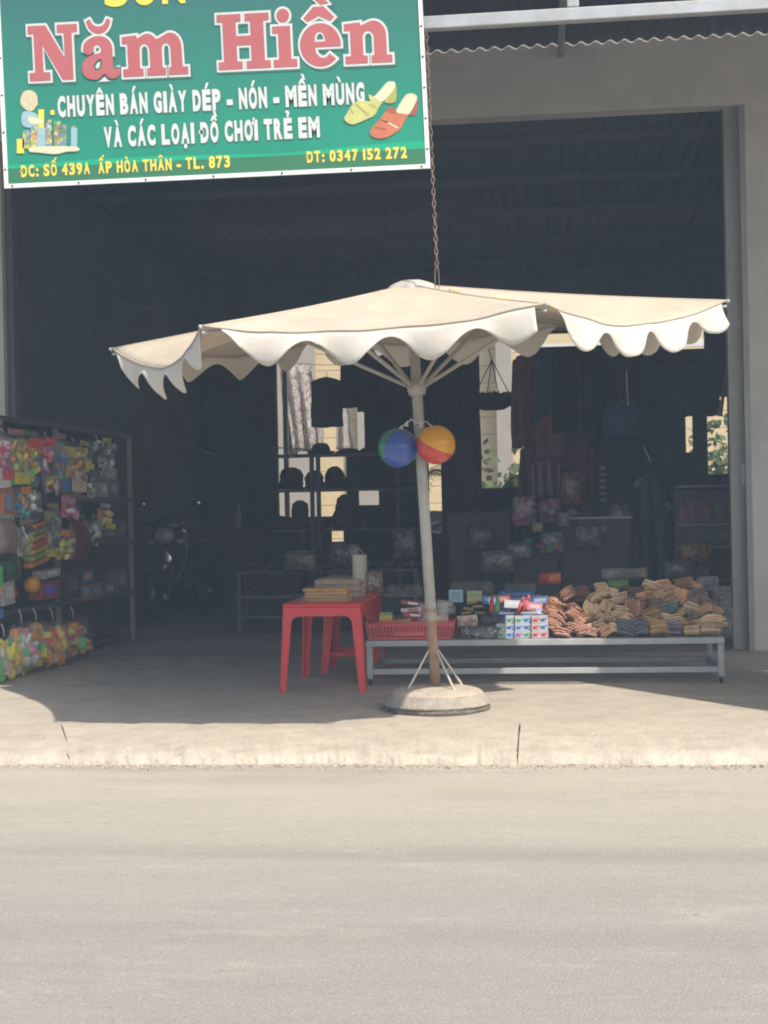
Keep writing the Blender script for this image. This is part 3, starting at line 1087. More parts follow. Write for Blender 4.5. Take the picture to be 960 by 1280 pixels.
def big_word(letters, px0, py0, px1, py1, hpx):
    a, c = sp(px0, py0), sp(px1, py1)
    capz = (sp(px0, py0 - hpx) - a).length
    ex = c - a
    ln = ex.length
    ex.normalize()
    gap = 0.055
    tot = sum(GL[l][0] for l in letters) + gap * (len(letters) - 1)
    kx = ln / tot
    x = 0
    inner, outer, shade = MB(), MB(), MB()

    def fr(dd, dx=0, dz=0):
        def f(q):
            r = a + ex * ((q.x + x) * kx) + Vector((-SKEW * q.z * capz + dx, 0, q.z * capz + dz))
            return Vector((r.x, -dd, r.z))
        return f
    for l in letters:
        for o, hs in GL[l][1]:
            inner.prism(o, 0, fr(0.006), holes=hs)
            go = grow(o, 0.042)
            gh = [list(reversed(grow(h, -0.035))) for h in hs]
            outer.prism(go, 0, fr(0.004 + 0.0004 * random.random()), holes=gh)
            shade.prism(go, 0, fr(0.0025 + 0.0004 * random.random(), 0.008, -0.010), holes=gh)
        x += GL[l][0] + gap
    inner.build('name_lettering', m_pink, sgn, fix=False)
    outer.build('name_outline', m_wprint, sgn, fix=False)
    shade.build('name_shadow_print', m_shade, sgn, fix=False)


big_word(['N', 'ă', 'm'], 38, 102, 236, 93, 69)
big_word(['H', 'i', 'ề', 'n'], 274, 88, 491, 78, 69)

# --- printed pictures: two heeled slippers on the right, a small child with blocks on the left
m_ysh = M('yellow_slipper_print', (0.52, 0.52, 0.19), 0.4, 0.12, 14)
m_osh = M('orange_slipper_print', (0.50, 0.16, 0.085), 0.4, 0.12, 14)
m_sole = M('pale_sole_print', (0.62, 0.62, 0.42), 0.4, 0.06, 14)
m_seam = M('slipper_seam_print', (0.34, 0.33, 0.09), 0.5)


def pic(b, pts, dd, m=0, smooth=True):
    q = [sp(x, y) for x, y in pts]
    o = [(v.x, v.z) for v in q]
    if smooth: o = crom(o, 4)
    b.prism(o, 0, lambda v: Vector((v.x, -dd, v.z)), m)


def zp(l):
    return [(410 + x / 6.857, 80 + y / 6.857) for x, y in l]


b = MB()
pic(b, zp([(488, 318), (580, 195), (588, 250), (585, 310), (556, 336), (520, 337)]), 0.0042, 3)
pic(b, zp([(362, 270), (402, 275), (500, 166), (540, 150), (577, 163), (568, 215), (480, 318), (400, 330)]), 0.0048, 2)
pic(b, zp([(140, 465), (160, 500), (210, 520), (270, 503), (340, 472), (400, 440), (440, 370), (468, 325), (400, 322), (340, 320), (240, 327), (190, 380), (160, 430)]), 0.0054, 0)
pic(b, zp([(355, 300), (352, 262), (385, 280), (440, 325), (420, 375), (390, 345)]), 0.0058, 0)
for p_ in ([(228, 342), (240, 338), (358, 440), (345, 452)], [(352, 350), (362, 346), (425, 378), (418, 388)], [(190, 392), (198, 384), (222, 420), (212, 428)]):
    pic(b, zp(p_), 0.0063, 3, False)
pic(b, zp([(697, 430), (762, 300), (771, 365), (752, 434), (715, 441)]), 0.0042, 4)
pic(b, zp([(582, 412), (648, 292), (690, 256), (740, 260), (764, 300), (700, 425), (640, 440)]), 0.0048, 2)
pic(b, zp([(364, 580), (370, 616), (430, 640), (500, 632), (560, 602), (622, 560), (652, 500), (682, 436), (595, 422), (560, 382), (520, 386), (470, 440), (440, 482), (390, 530)]), 0.0054, 1)
pic(b, zp([(500, 400), (520, 372), (560, 376), (590, 418), (560, 430)]), 0.0058, 4)
for p_ in ([(468, 486), (480, 480), (606, 546), (596, 556)],):
    pic(b, zp(p_), 0.0063, 2, False)
for p_ in ([(395, 548), (400, 540), (505, 556), (500, 566)], [(445, 482), (452, 474), (520, 500), (516, 508)]):
    pic(b, zp(p_), 0.0063, 4, False)
b.build('slipper_picture', [m_ysh, m_osh, m_sole, m_seam, M('dark_orange_print', (.34, .10, .055), .4)], sgn, fix=False)
m_skin = M('pale_skin_print', (0.58, 0.52, 0.34), 0.4, 0.06, 14)
m_bshirt = M('light_blue_print', (0.30, 0.45, 0.50), 0.4, 0.1, 14)
m_blocks = MC('toy_block_print', [(.55, .5, .15), (.2, .35, .45), (.5, .25, .15), (.6, .6, .5), (.15, .35, .2), (.55, .45, .1)], 45, 0.4, 0.0)
b = MB()
pic(b, [(26, 124), (30, 115), (38, 113), (46, 118), (47, 129), (42, 138), (34, 138), (27, 132)], 0.0045, 0)
pic(b, [(30, 129), (33, 128), (34, 132), (31, 133)], 0.0052, 4)
pic(b, [(44, 126), (48, 130), (45, 133), (42, 131)], 0.005, 0)
pic(b, [(36, 146), (44, 147), (54, 150), (54, 154), (42, 156), (36, 152)], 0.0056, 4)
pic(b, [(28, 142), (34, 139), (43, 141), (49, 146), (48, 158), (38, 160), (28, 156)], 0.0042, 1)
for (x, y0_, y1_, w, m_) in ((52, 137, 160, 7, 3), (33, 163, 186, 9, 2), (43, 158, 188, 9, 2), (53, 160, 184, 12, 1), (61, 150, 187, 8, 2), (72, 152, 185, 8, 2), (80, 156, 188, 7, 2), (93, 160, 186, 8, 1), (92, 158, 165, 6, 2), (26, 174, 192, 9, 3), (66, 138, 144, 5, 3)):
    pic(b, [(x - w / 2, y1_), (x - w / 2, y0_), (x + w / 2, y0_), (x + w / 2, y1_)], 0.0048 + 0.0002 * (x % 7), m_, False)
pic(b, [(38, 185), (60, 183), (96, 184), (98, 189), (84, 190), (70, 193), (48, 191), (38, 190)], 0.0065, 4)
b.build('toy_picture', [m_skin, m_bshirt, m_blocks, m_yprint, m_sole], sgn, fix=False)

# wire hangers holding the banner to the awning beam
for px in (60, 470):
    q = sp(px, 20)
    b = MB(); b.tube([(q.x, 0.02, 0.3), (q.x, 0.05, SZ1)], 0.006, 6); b.build('hanger', m_darksteel, sgn)
# ------------------------------------------------------------------ the chain hanging down beside the sign
CY = 7.345
ct, cb = P(532, 30, CY), P(546, 334, CY)
ch = thing('hanging_chain', 'thin rusty link chain hanging from the awning beam beside the green sign', 'chain', (cb.x, CY, cb.z))
b = MB()
L_ = 0.042
n = int((ct.z - cb.z) / (L_ * 0.74))
for i in range(n):
    z = i * L_ * 0.74
    pts = []
    for k in range(13):
        w = 2 * PI * k / 12
        r_ = 0.0085
        pts.append((r_ * math.cos(w), 0, z + L_ / 2 + (L_ / 2 - 0.003) * math.sin(w)))
    tw = Matrix.Rotation(R(90 * (i % 2) + 20 * math.sin(i * .7)), 3, 'Z')
    drift = Vector(((ct.x - cb.x) * z / (ct.z - cb.z), 0, 0))
    b.tube([tw @ Vector(p) + drift for p in pts], 0.0032, 5, cap=False)
b.build('chain_links', m_chain, ch)
b = MB()
pts = [(0.011 * math.cos(2 * PI * k / 20), -0.002, -0.075 + 0.08 * math.sin(2 * PI * k / 20)) for k in range(21)]
b.tube(pts, 0.0024, 6, cap=False)
b.build('hook', m_chain, ch)

# ------------------------------------------------------------------ the big market umbrella
UB = Vector((-0.609, 7.811, 0.0))
UA = Vector((-0.035, -0.096, 1.0)).normalized()
UL, UR_, RISE, DEL = 2.340, 1.638, 0.220, -0.051
UE1 = Vector((0, 1, 0)).cross(UA).normalized()
UE2 = UA.cross(UE1)
umb = thing('market_umbrella', 'large cream canvas umbrella with scalloped edge on a grey pole in a round concrete base', 'umbrella', UB)
APEX = UA * UL
RC = UA * (UL - RISE)
KS = [RC + UR_ * (math.cos(t) * UE1 + math.sin(t) * UE2) for t in [-PI / 2 + DEL + (i + .5) * PI / 3 for i in range(6)]]
for k_, px_, py_ in ((0, 681, 380), (1, 908, 376), (4, 140, 436), (5, 252, 408)):
    KS[k_] = P(px_, py_, (KS[k_] + UB).y) - UB
SAG = [0.060, 0.105, 0.08, 0.06, 0.07, 0.150]


def canopy_pt(k, s, u):
    """panel k lies between rib k-1 and rib k; s runs across it, u from the top to the hem"""
    a, c = KS[k - 1], KS[k]
    q = a.lerp(c, s)
    p = APEX.lerp(q, u)
    sag = SAG[k] * 4 * s * (1 - s) * (u ** 2.2)
    inn = (RC - q).normalized()
    p = p - UA * sag + inn * sag * 0.30
    p = p + UA * (-0.012 * math.sin(PI * u) - 0.02 * u * (1 - u) * 4 * s * (1 - s) * 2)
    wv = noise.fractal(Vector((p.x * 2.4, p.y * 2.4, k * 0.2)), 0.8, 2, 3) + 0.7 * noise.noise(Vector((s * 7 + k * 3, u * 1.6, 2.0)))
    return p + UA * 0.014 * wv * min(1, u * 2) * (1 - abs(2 * s - 1) ** 4)


b = MB()
NU, NS = 22, 16
for k in range(6):
    vs = [canopy_pt(k, s / NS, 0.03 + 0.97 * u / NU) for u in range(NU + 1) for s in range(NS + 1)]
    fs = [(u * (NS + 1) + s, u * (NS + 1) + s + 1, (u + 1) * (NS + 1) + s + 1, (u + 1) * (NS + 1) + s) for u in range(NU) for s in range(NS)]
    b.add(vs, fs, 0, True)
canopy = b.build('canopy', m_canvas, umb, solid=0.002)
canopy.data.polygons.foreach_set('use_smooth', [True] * len(canopy.data.polygons))
b = MB()
for k in range(6):
    pts = [canopy_pt(k, s / 24, 1.0) + UA * 0.002 for s in range(25)]
    b.tube(pts, 0.0055, 6, 0)
b.build('hem', m_hem, canopy)
for k in range(6):
    b = MB()
    b.tube([canopy_pt(k, 1.0, .05 + .95 * i / 12) + UA * 0.0015 for i in range(13)], 0.0045, 5, 0)
    b.build('seam', m_canvas, canopy)
# valance: one hanging strip per panel with four scallops
for k in range(6):
    b = MB()
    n, mrow = 96, 6
    s0, s1 = (0.062, 0.972)
    vs = []
    ph = random.Random(k).uniform(-.03, .03) if k not in (0, 1) else 0
    for i in range(n + 1):
        s = s0 + (s1 - s0) * i / n
        top = canopy_pt(k, s, 1.0)
        out = (top - RC)
        out = Vector((out.x, out.y, 0)).normalized()
        ln = 0.094 - 0.056 * math.cos(2 * PI * (s - .31 - ph) / 0.245)
        e = min(1, (s - s0) / .05 + .12)
        ln *= e * (1 + .14 * noise.noise(Vector((s * 5, k * 7.7, 1))) + .03 * noise.noise(Vector((s * 40, k, 5))))
        fl = 0.024 * math.sin(2 * PI * (s + ph) / 0.245 + 0.8 + k) + 0.016 * noise.noise(Vector((s * 7, k * 3.1, 0)))
        curl = Vector((0, 0, 0))
        for j in range(mrow + 1):
            w = j / mrow
            vs.append(top - UA * 0.002 + Vector((0, 0, -1)) * ln * w + out * (0.012 * w + fl * w * w * (ln / 0.1)))
    fs = [(i * (mrow + 1) + j, (i + 1) * (mrow + 1) + j, (i + 1) * (mrow + 1) + j + 1, i * (mrow + 1) + j + 1) for i in range(n) for j in range(mrow)]
    b.add(vs, fs, 0, True)
    v = b.build('valance', m_valance, umb, fix=False, solid=0.0015)
# vent cap
b = MB()
prof = [(0.135, -0.040), (0.125, -0.016), (0.095, 0.006), (0.05, 0.022), (0.0, 0.026)]
rt = UA.to_track_quat('Z', 'Y').to_matrix()
for (r_, z_) in [(0, 0)]:
    vs = []
    for (r_, z_) in prof[:-1]:
        for q in range(24):
            w = 2 * PI * q / 24
            rr_ = r_ * (1 + .10 * math.cos(6 * w)) + .004 * math.sin(3 * w)
            vs.append(APEX + rt @ Vector((rr_ * math.cos(w), rr_ * math.sin(w), z_ + (0.008 * math.cos(6 * w) if r_ > .1 else 0))))
    vs.append(APEX + rt @ Vector((0, 0, prof[-1][1])))
    fs = [(i * 24 + q, i * 24 + (q + 1) % 24, (i + 1) * 24 + (q + 1) % 24, (i + 1) * 24 + q) for i in range(3) for q in range(24)]
    fs += [(72 + q, 72 + (q + 1) % 24, 96) for q in range(24)]
    b.add(vs, fs, 0, True)
b.build('vent_cap', M('white_canvas_cap', (0.58, 0.56, 0.51), 0.9, 0.06, 8, trans=0.3), umb)
# rib pocket patches on the top of the cloth
for (k, s, u, ln) in ((1, 0.08, 0.30, 0.10), (1, 0.14, 0.56, 0.16)):
    b = MB()
    p0, p1 = canopy_pt(k, s, u) + UA * .008, canopy_pt(k, s + .12, u + .02) + UA * .008
    b.tube([p0, (p0 + p1) / 2 + UA * .004, p1], [0.012, 0.016, 0.012], 6)
    b.build('patch', M('yellowed_patch', (0.62, 0.50, 0.30), 0.9), canopy)
# ribs and struts
HUB = UA * 1.79
for k in range(6):
    b = MB()
    p0, p1 = UA * (UL - 0.05), KS[k] - UA * 0.018
    pts = [p0.lerp(p1, i / 6) + UA * (-0.012 * math.sin(PI * i / 6) - 0.012) for i in range(7)]
    b.tube(pts, 0.009, 6)
    b.tube([KS[k] - UA * .012, KS[k] + (KS[k] - RC).normalized() * 0.014 + UA * 0.004], 0.008, 6)
    rib = b.build('rib', m_pole, umb)
    b = MB()
    mid = p0.lerp(p1, 0.50) + UA * 0.012
    d = (mid - HUB)
    st = HUB + Vector((d.x, d.y, 0)).normalized() * 0.045
    b.tube([st, mid], 0.0115, 6)
    b.build('strut', M('pale_strut', (0.48, 0.45, 0.41), 0.5, 0.1, 8), rib)
b = MB()
b.tube([HUB - UA * 0.05, HUB - UA * .02, HUB + UA * 0.03], [0.042, 0.052, 0.052], 14)
b.build('runner', m_pole, umb)
b = MB(); b.tube([UA * 0.50, UA * 1.2, UA * (UL - 0.02)], [0.030, 0.030, 0.028], 16); b.build('pole', m_pole, umb)
b = MB()
b.tube([UA * 0.09, UA * 0.3, UA * 0.31, UA * 0.325, UA * 0.54, UA * 0.545, UA * 0.56], [0.0285, 0.0285, 0.031, 0.0285, 0.0285, 0.0345, 0.0345], 16)
b.build('rusted_sleeve', m_rust, umb)
# base: concrete poured in a round shell over an old tyre
base = MB()
base.lathe([(0.284, -0.002), (0.296, 0.006), (0.297, 0.018), (0.292, 0.028), (0.270, 0.036)], 160, jit=0.05)
bs = base.build('base_tyre', m_tyre, umb)
b = MB()
b.lathe([(0.275, 0.028), (0.298, 0.031), (0.304, 0.037), (0.300, 0.044), (0.285, 0.064), (0.262, 0.088), (0.256, 0.093)], 96, jit=0.014)
b.build('base_shell', m_lip, umb)
b = MB()
prof = [(0.2565, 0.086)] + [(0.255 * math.cos(a), 0.0915 + 0.040 * math.sin(a)) for a in [R(4 + 8.5 * i) for i in range(10)]] + [(0.0, 0.134)]
b.lathe(prof, 96, jit=0.016)
b.build('concrete_fill', m_conc, umb)
for px, py, zt_ in ((518, 861, 0.33), (567, 863, 0.33), (578, 859, 0.335), (553, 857, 0.30)):
    ang = {518: 205, 567: -50, 578: 35, 553: 100}[px]
    p1 = Vector((0.165 * math.cos(R(ang)), 0.165 * math.sin(R(ang)), 0.122))
    p0 = UA * zt_ + Vector((math.cos(R(ang)), math.sin(R(ang)), 0)) * 0.028
    b = MB(); b.tube([p0, p1, p1 + (p1 - p0).normalized() * 0.02], 0.0065, 7); b.build('tie_rod', m_rod, umb)

# ------------------------------------------------------------------ two beach balls tied to the pole
pal = {n: M(n, c, 0.22, 0.04, 4, spec=0.5, coat=0.3) for n, c in {
    'blue_vinyl': (0.04, 0.10, 0.42), 'green_ball_vinyl': (0.02, 0.20, 0.12), 'yellow_vinyl': (0.72, 0.34, 0.012),
    'red_vinyl': (0.58, 0.05, 0.035), 'white_vinyl': (0.7, 0.7, 0.68)}.items()}


def beach_ball(name, label, c, r, sectors, rot):
    t = thing(name, label, 'ball', c, group='beach balls tied to the umbrella pole')
    mats = [pal[s[2]] for s in sectors]
    for mm in mats:
        pass
    b = MB()
    n, k = 72, 30
    vs, fs, ms = [], [], []
    for i in range(k + 1):
        th = PI * i / k
        for j in range(n):
            w = -90 + j * 360 / n
            ph = R(w)
            # shallow groove along each welded seam
            dseam = min(abs(((w + 90) - s[0] + 180) % 360 - 180) for s in sectors)
            rr_ = r * (1 - 0.010 * math.exp(-(dseam / 4) ** 2))
            q = Vector((rr_ * math.sin(th) * math.cos(ph), rr_ * math.sin(th) * math.sin(ph), rr_ * math.cos(th)))
            vs.append(rot @ q)
    for i in range(k):
        for j in range(n):
            fs.append((i * n + j, (i + 1) * n + j, (i + 1) * n + (j + 1) % n, i * n + (j + 1) % n))
            a = (j + 0.5) * 360 / n
            mi = 0
            for si, s in enumerate(sectors):
                if (a - s[0]) % 360 < (s[1] - s[0]) % 360: mi = si
            ms.append(mi)
    b.add(vs, fs, 0, True)
    b.m = ms
    o = b.build('ball_skin', mats, t)
    b = MB()
    b.tube([rot @ Vector((0, 0, r * .98)), rot @ Vector((0, 0, r * 1.06))], [0.012, 0.009], 8)
    b.build('valve', pal['white_vinyl'], t)
    return t


cL, cR_ = P(497, 560, 7.580), P(545, 556, 7.540)
rb = 25.0 / F * 7.55
beach_ball('beach_ball', 'blue beach ball with a green panel hanging left of the umbrella pole', cL, rb,
           [(-35, 85, 'blue_vinyl'), (85, 145, 'white_vinyl'), (145, 235, 'blue_vinyl'), (235, -35 + 360, 'green_ball_vinyl')], Matrix.Rotation(R(14), 3, 'Y') @ Matrix.Rotation(R(10), 3, 'X'))
beach_ball('beach_ball', 'yellow and red beach ball hanging in front of the umbrella pole', cR_, rb * 0.98,
           [(-22, 90, 'yellow_vinyl'), (90, 180, 'white_vinyl'), (180, 270, 'blue_vinyl'), (270, 338, 'red_vinyl')], Matrix.Rotation(R(-62), 3, 'Y') @ Matrix.Rotation(R(8), 3, 'Z'))
st = thing('ball_string', 'white string looped on the grey pole holding the two beach balls', 'string', P(517, 526, 7.610))
b = MB()
o_ = Vector(st.location)
b.tube([Vector(cL) + Vector((0.01, 0, rb * 1.0)) - o_, P(510, 528, 7.610) - o_, P(514, 524, 7.610) - o_, P(520, 529, 7.610) - o_, P(533, 527, 7.630) - o_, P(540, 533, 7.580) - o_], 0.004, 6)
b.build('cord', m_white, st)
for px, py in ((509, 533), (527, 534)):
    b = MB(); b.tube([P(px, py - 7, 7.600) - o_, P(px - 1, py, 7.595) - o_], [0.003, 0.012], 7); b.build('knot_tail', m_white, st)


# ------------------------------------------------------------------ red plastic table and stool
def plastic_seat(name, label, cat, loc, W0, W1, H, apron, legw0, legw1, rotz=0.0, rung=None, mat=m_red, group=None, extra=0.0):
    """moulded plastic table: W0 foot span, W1 top span, corner legs flowing into a deep apron; extra = how much deeper than wide"""
    t = thing(name, label, cat, loc, rotz, group)
    b = MB()
    b.rbox((0, 0, H - 0.0125), (W1 + .012, W1 + extra + .012, 0.025), 0.035)
    b.build('top', mat, t)
    th = 0.012
    zt_ = H - 0.025
    za = zt_ - apron
    rc = 0.045
    for sx_, sy_ in ((1, 1), (-1, 1), (-1, -1), (1, -1)):
        zs = [za * .5 * i / 4 for i in range(4)] + [za * .5 + (za * .5 - rc) * i / 4 for i in range(5)] + [za - rc + rc * math.sin(R(11.25 * i)) for i in range(1, 8)] + [za - .0003, za + .0003, zt_]
        ring = []
        for z in zs:
            u = z / H
            hx = (W0 + (W1 - W0) * u) / 2
            hy = hx + extra / 2
            w = legw0 + (legw1 - legw0) * (z / za)
            if z > za - rc:
                g = min(1, (z - (za - rc)) / rc)
                w += rc * (1 - math.sqrt(max(0, 1 - g * g)))
            wx, wy = (w, w) if z < za else (hx, hy)
            c_ = 0.018
            pl = [(hx - wx, hy), (hx - c_, hy), (hx - c_ * .3, hy - c_ * .3), (hx, hy - c_), (hx, hy - wy), (hx - th, hy - wy), (hx - th, hy - c_), (hx - th - .004, hy - th - .004), (hx - c_, hy - th), (hx - wx, hy - th)]
            ring.append([Vector((sx_ * x, sy_ * y, z)) for x, y in pl])
        vs, fs = [], []
        k = len(ring[0])
        n = len(zs) - 1
        for r_ in ring: vs += r_
        for i in range(n):
            for j in range(k):
                fs.append((i * k + j, i * k + (j + 1) % k, (i + 1) * k + (j + 1) % k, (i + 1) * k + j))
        fs.append(tuple(range(k)))
        fs.append(tuple(range(n * k, (n + 1) * k)))
        b = MB(); b.add(vs, fs)
        b.build('leg', mat, t)
    if rung:
        half = (W0 + (W1 - W0) * rung / H) / 2 - 0.02
        for s in (-1, 1):
            b = MB(); b.box((0, s * half, rung), (2 * half - .02, 0.012, 0.03)); b.build('stretcher', mat, t, bevel=0.003)
            b = MB(); b.box((s * half, 0, rung), (0.012, 2 * half - .05, 0.03)); b.build('stretcher', mat, t, bevel=0.003)
    return t


tl, tr = G(349, 866), G(457, 866)
W0 = (tr.x - tl.x)
TC = Vector(((tl.x + tr.x) / 2, tl.y + 0.43, 0))
TH = P(400, 755, 8.53).z
W1 = P(453, 760, 8.53).x - P(355, 760, 8.53).x
plastic_seat('plastic_table', 'bright red plastic table with yellow packs on top beside the bench', 'table', TC, W0, W1, TH, 0.052, 0.040, 0.062, extra=0.33)
q0 = G(438, 842)
STH = P(450, 741, 9.7).z
plastic_seat('plastic_stool', 'dim red plastic stool with foot rungs tucked behind the red table', 'stool', (q0.x, q0.y + 0.21, 0), 0.42, 0.35, STH, 0.05, 0.05, 0.08, rung=0.13)

# ------------------------------------------------------------------ the steel display bench
BF = 8.85
bxl, bxr = P(457, 803, BF).x, P(906, 803, BF).x
bzt = P(680, 799, BF).z
BD = 0.68
bench = thing('display_bench', 'long low galvanised steel display bench on small casters under the goods', 'bench', ((bxl + bxr) / 2, BF, 0))
bw_ = bxr - bxl
b = MB(); b.box((0, BD / 2, bzt - 0.019), (bw_, BD, 0.038)); b.build('bench_top', m_galv, bench, bevel=0.004)
for s in (-1, 1):
    for y in (0.03, BD - 0.03):
        b = MB(); b.box((s * (bw_ / 2 - 0.022), y, (bzt - 0.038 + 0.055) / 2), (0.038, 0.038, bzt - 0.038 - 0.056)); b.build('leg', m_galv, bench, bevel=0.003)
        b = MB()
        b.lathe([(0.0, -0.011), (0.022, -0.010), (0.024, 0.0), (0.022, 0.010), (0.0, 0.011)], 16, (s * (bw_ / 2 - 0.022), y, 0.025), axis='X')
        cs = b.build('caster', m_tyrebk, bench)
        b = MB(); b.box((s * (bw_ / 2 - 0.022), y, 0.048), (0.030, 0.03, 0.014)); b.build('caster_fork', m_galv, cs)
for y in (0.03, BD - 0.03):
    b = MB(); b.box((0, y, 0.087), (bw_ - 0.084, 0.030, 0.036)); b.build('rail', m_galv, bench, bevel=0.003)
for s in (-1, 1):
    b = MB(); b.box((s * (bw_ / 2 - 0.022), BD / 2, 0.087), (0.03, BD - 0.102, 0.034)); b.build('rail', m_galv, bench, bevel=0.003)


# ------------------------------------------------------------------ small goods: builders
def pillow_bag(name, label, cat, c, w, h, d, mat, rot=(0, 0, 0), seed=1, group=None, header=None, hook=None, lump=0.25, fill=None):
    """a filled plastic bag: puffed, lumpy, pinched along the top"""
    t = thing(name, label, cat, c, 0, group)
    t.rotation_euler = rot
    b = MB()
    n, k = 14, 12
    vs = []
    for side in (-1, 1):
        for j in range(k + 1):
            v = j / k
            for i in range(n + 1):
                u = i / n
                puff = (math.sin(PI * u) ** .55) * (math.sin(PI * min(1, max(0, v)))) ** .5
                lm = 1 + lump * noise.fractal(Vector((u * 4, v * 4 * h / w, seed * 3.3 + side)), .7, 2, 3)
                x = (u - .5) * w * (1 + .07 * noise.noise(Vector((v * 5, seed, 0)))) * (1 - .10 * max(0, v - .8) / .2)
                z = (v - 1) * h + h * .02 * noise.noise(Vector((u * 6, seed, 3)))
                vs.append((x, side * d / 2 * puff * lm, z))
    fs = []
    o = (n + 1) * (k + 1)
    for s in (0, o):
        for j in range(k):
            for i in range(n):
                fs.append((s + j * (n + 1) + i, s + j * (n + 1) + i + 1, s + (j + 1) * (n + 1) + i + 1, s + (j + 1) * (n + 1) + i))
    b.add(vs, fs, 0, True)
    bag = b.build('bag', mat, t)
    if fill: fill_bag(t, w, h, d, fill[0], fill[1], fill[2], seed)
    if header:
        b = MB(); b.box((0, 0, 0.012), (w * .80, 0.006, 0.04)); b.build('header_card', header, t)
    if hook:
        b = MB(); b.tube([(0, 0, 0.0), (0.004, 0.004, hook * .6), (0, 0.02, hook)], 0.003, 5); b.build('tie', m_white, t)
    return t


def fold_bundle(name, label, cat, c, w, h, d, mat, rot=(0, 0, 0), seed=1, group=None, layer=0.014):
    """a stack of soft folded pieces in one body: rounded front folds, deep creases, each layer shifted and toned a little"""
    rg = random.Random(seed)
    n = max(2, int(round(h / layer)))
    loop, tone = [], []
    fr, bk = [], []
    for i in range(n):
        z0, z1 = -h / 2 + h * i / n, -h / 2 + h * (i + 1) / n
        t_, oo, dx = rg.randrange(3), rg.uniform(-.010, .010), rg.uniform(-.010, .010)
        q = (z1 - z0)
        fr += [(-d / 2 + .022, z0, i, t_), (-d / 2 + oo + .003, z0 + q * .12, i, t_), (-d / 2 + oo - .003, z0 + q * .40, i, t_), (-d / 2 + oo - .001, z0 + q * .72, i, t_), (-d / 2 + oo + .006, z0 + q * .94, i, t_)]
        bk += [(d / 2 - .005, z0, i, t_), (d / 2 + oo, z0 + q * .5, i, t_)]
    fr.append((-d / 2 + .012, h / 2, n - 1, fr[-1][3]))
    bk.append((d / 2 - .006, h / 2, n - 1, fr[-1][3]))
    loop = fr + list(reversed(bk))
    shift = [rg.uniform(-.011, .011) for _ in range(n)]
    wid = [rg.uniform(.86, 1.04) for _ in range(n)]
    m = 8
    vs = []
    bend = rg.uniform(-.3, .5) * h
    for i in range(m + 1):
        u = i / m - .5
        for (y, z, li, t_) in loop:
            rd = .006 * (1 if i in (0, m) else 0)
            zz = z * (1 - .06 * abs(2 * u) ** 3) - bend * (2 * u) ** 2 * .22
            vs.append((u * w * wid[li] + shift[li] + .003 * noise.noise(Vector((u * 4, z * 40, seed))), y * (1 - .10 * (abs(2 * u) ** 6)) + .006 * noise.noise(Vector((u * 5, li * 1.3, seed + 9))), zz + .003 * noise.noise(Vector((u * 7, li * .9, seed + 4)))))
    k = len(loop)
    b = MB()
    fs = [(i * k + j, i * k + (j + 1) % k, (i + 1) * k + (j + 1) % k, (i + 1) * k + j) for i in range(m) for j in range(k)]
    b.add(vs, fs + [tuple(reversed(range(k))), tuple(range(m * k, (m + 1) * k))])
    b.m = [loop[j][3] for i in range(m) for j in range(k)] + [1, 1]
    o = b.build(name, mat, loc=c)
    o.rotation_euler = rot
    tag(o, label, cat, group)
    return o


# ------------------------------------------------------------------ on the red table
TOYM = {}


def toy_mesh(kind, mi):
    key = (kind, mi)
    if key in TOYM: return TOYM[key]
    cols = {'red': (0.85, 0.09, 0.09), 'orange': (0.85, 0.35, 0.07), 'yellow': (0.85, 0.74, 0.09), 'green': (0.17, 0.65, 0.20), 'teal': (0.13, 0.59, 0.56), 'blue': (0.09, 0.22, 0.65), 'pink': (0.85, 0.32, 0.53), 'peach': (0.85, 0.69, 0.50), 'white': (0.85, 0.85, 0.85), 'black': (0.09, 0.09, 0.10), 'grey': (0.38, 0.37, 0.35), 'plum': (0.32, 0.13, 0.22), 'olive': (0.47, 0.47, 0.17), 'darkred': (0.41, 0.08, 0.09)}
    m = M('toy_%s_plastic' % mi, cols[mi], .35, .05, 5, spec=.5)
    b = MB()
    if kind == 0: b.rbox((0, 0, 0), (1, .6, .7), .2)
    elif kind == 1: b.ball((0, 0, 0), .5, 12, 8)
    elif kind == 2: b.lathe([(.30, -.7), (.34, -.6), (.34, .1), (.16, .35), (.16, .6), (0, .62)], 12)
    elif kind == 3: b.lathe([(.22, -.18), (.5, -.14), (.5, .14), (.22, .18)], 14)
    else: b.rbox((0, 0, 0), (.8, .22, 1.5), .1)
    o = b.build('toy_piece', m)
    TOYM[key] = o.data
    bpy.data.objects.remove(o)
    return TOYM[key]


def fill_bag(t, w, h, d, pal_, n, size, seed):
    rg = random.Random(seed)
    if size < .07:
        cc = rg.choice(pal_)
        toy_mesh(0, cc)
        b = MB(); b.box((0, d * .22, -h * .5), (w * .80, .006, h * .82)); b.build('backing_card', MATS['toy_%s_plastic' % cc], t)
        c2 = rg.choice(pal_)
        toy_mesh(0, c2)
        b = MB(); b.box((0, -d * .34, -h * rg.choice((.16, .80))), (w * .82, .004, h * .20)); b.build('printed_card', MATS['toy_%s_plastic' % c2], t)
    for i in range(n):
        u, v = rg.uniform(-.38, .38), rg.uniform(.10, .80)
        k = (1 - abs(2 * u) ** 3) * (1 - abs(2 * v - 1) ** 3)
        o = bpy.data.objects.new('toy_piece', toy_mesh(rg.choice((0, 0, 4, 4, 2, 3, 1)), rg.choice(pal_)))
        COL.objects.link(o)
        o.parent = t
        sc_ = size * rg.uniform(.7, 1.3)
        o.location = (u * w, -d * .30 * k + rg.uniform(0, .4) * d, (v - 1) * h)
        o.rotation_euler = (rg.uniform(-.5, .5), rg.uniform(0, 6.3), rg.uniform(-.5, .5))
        o.scale = (sc_, sc_, sc_)


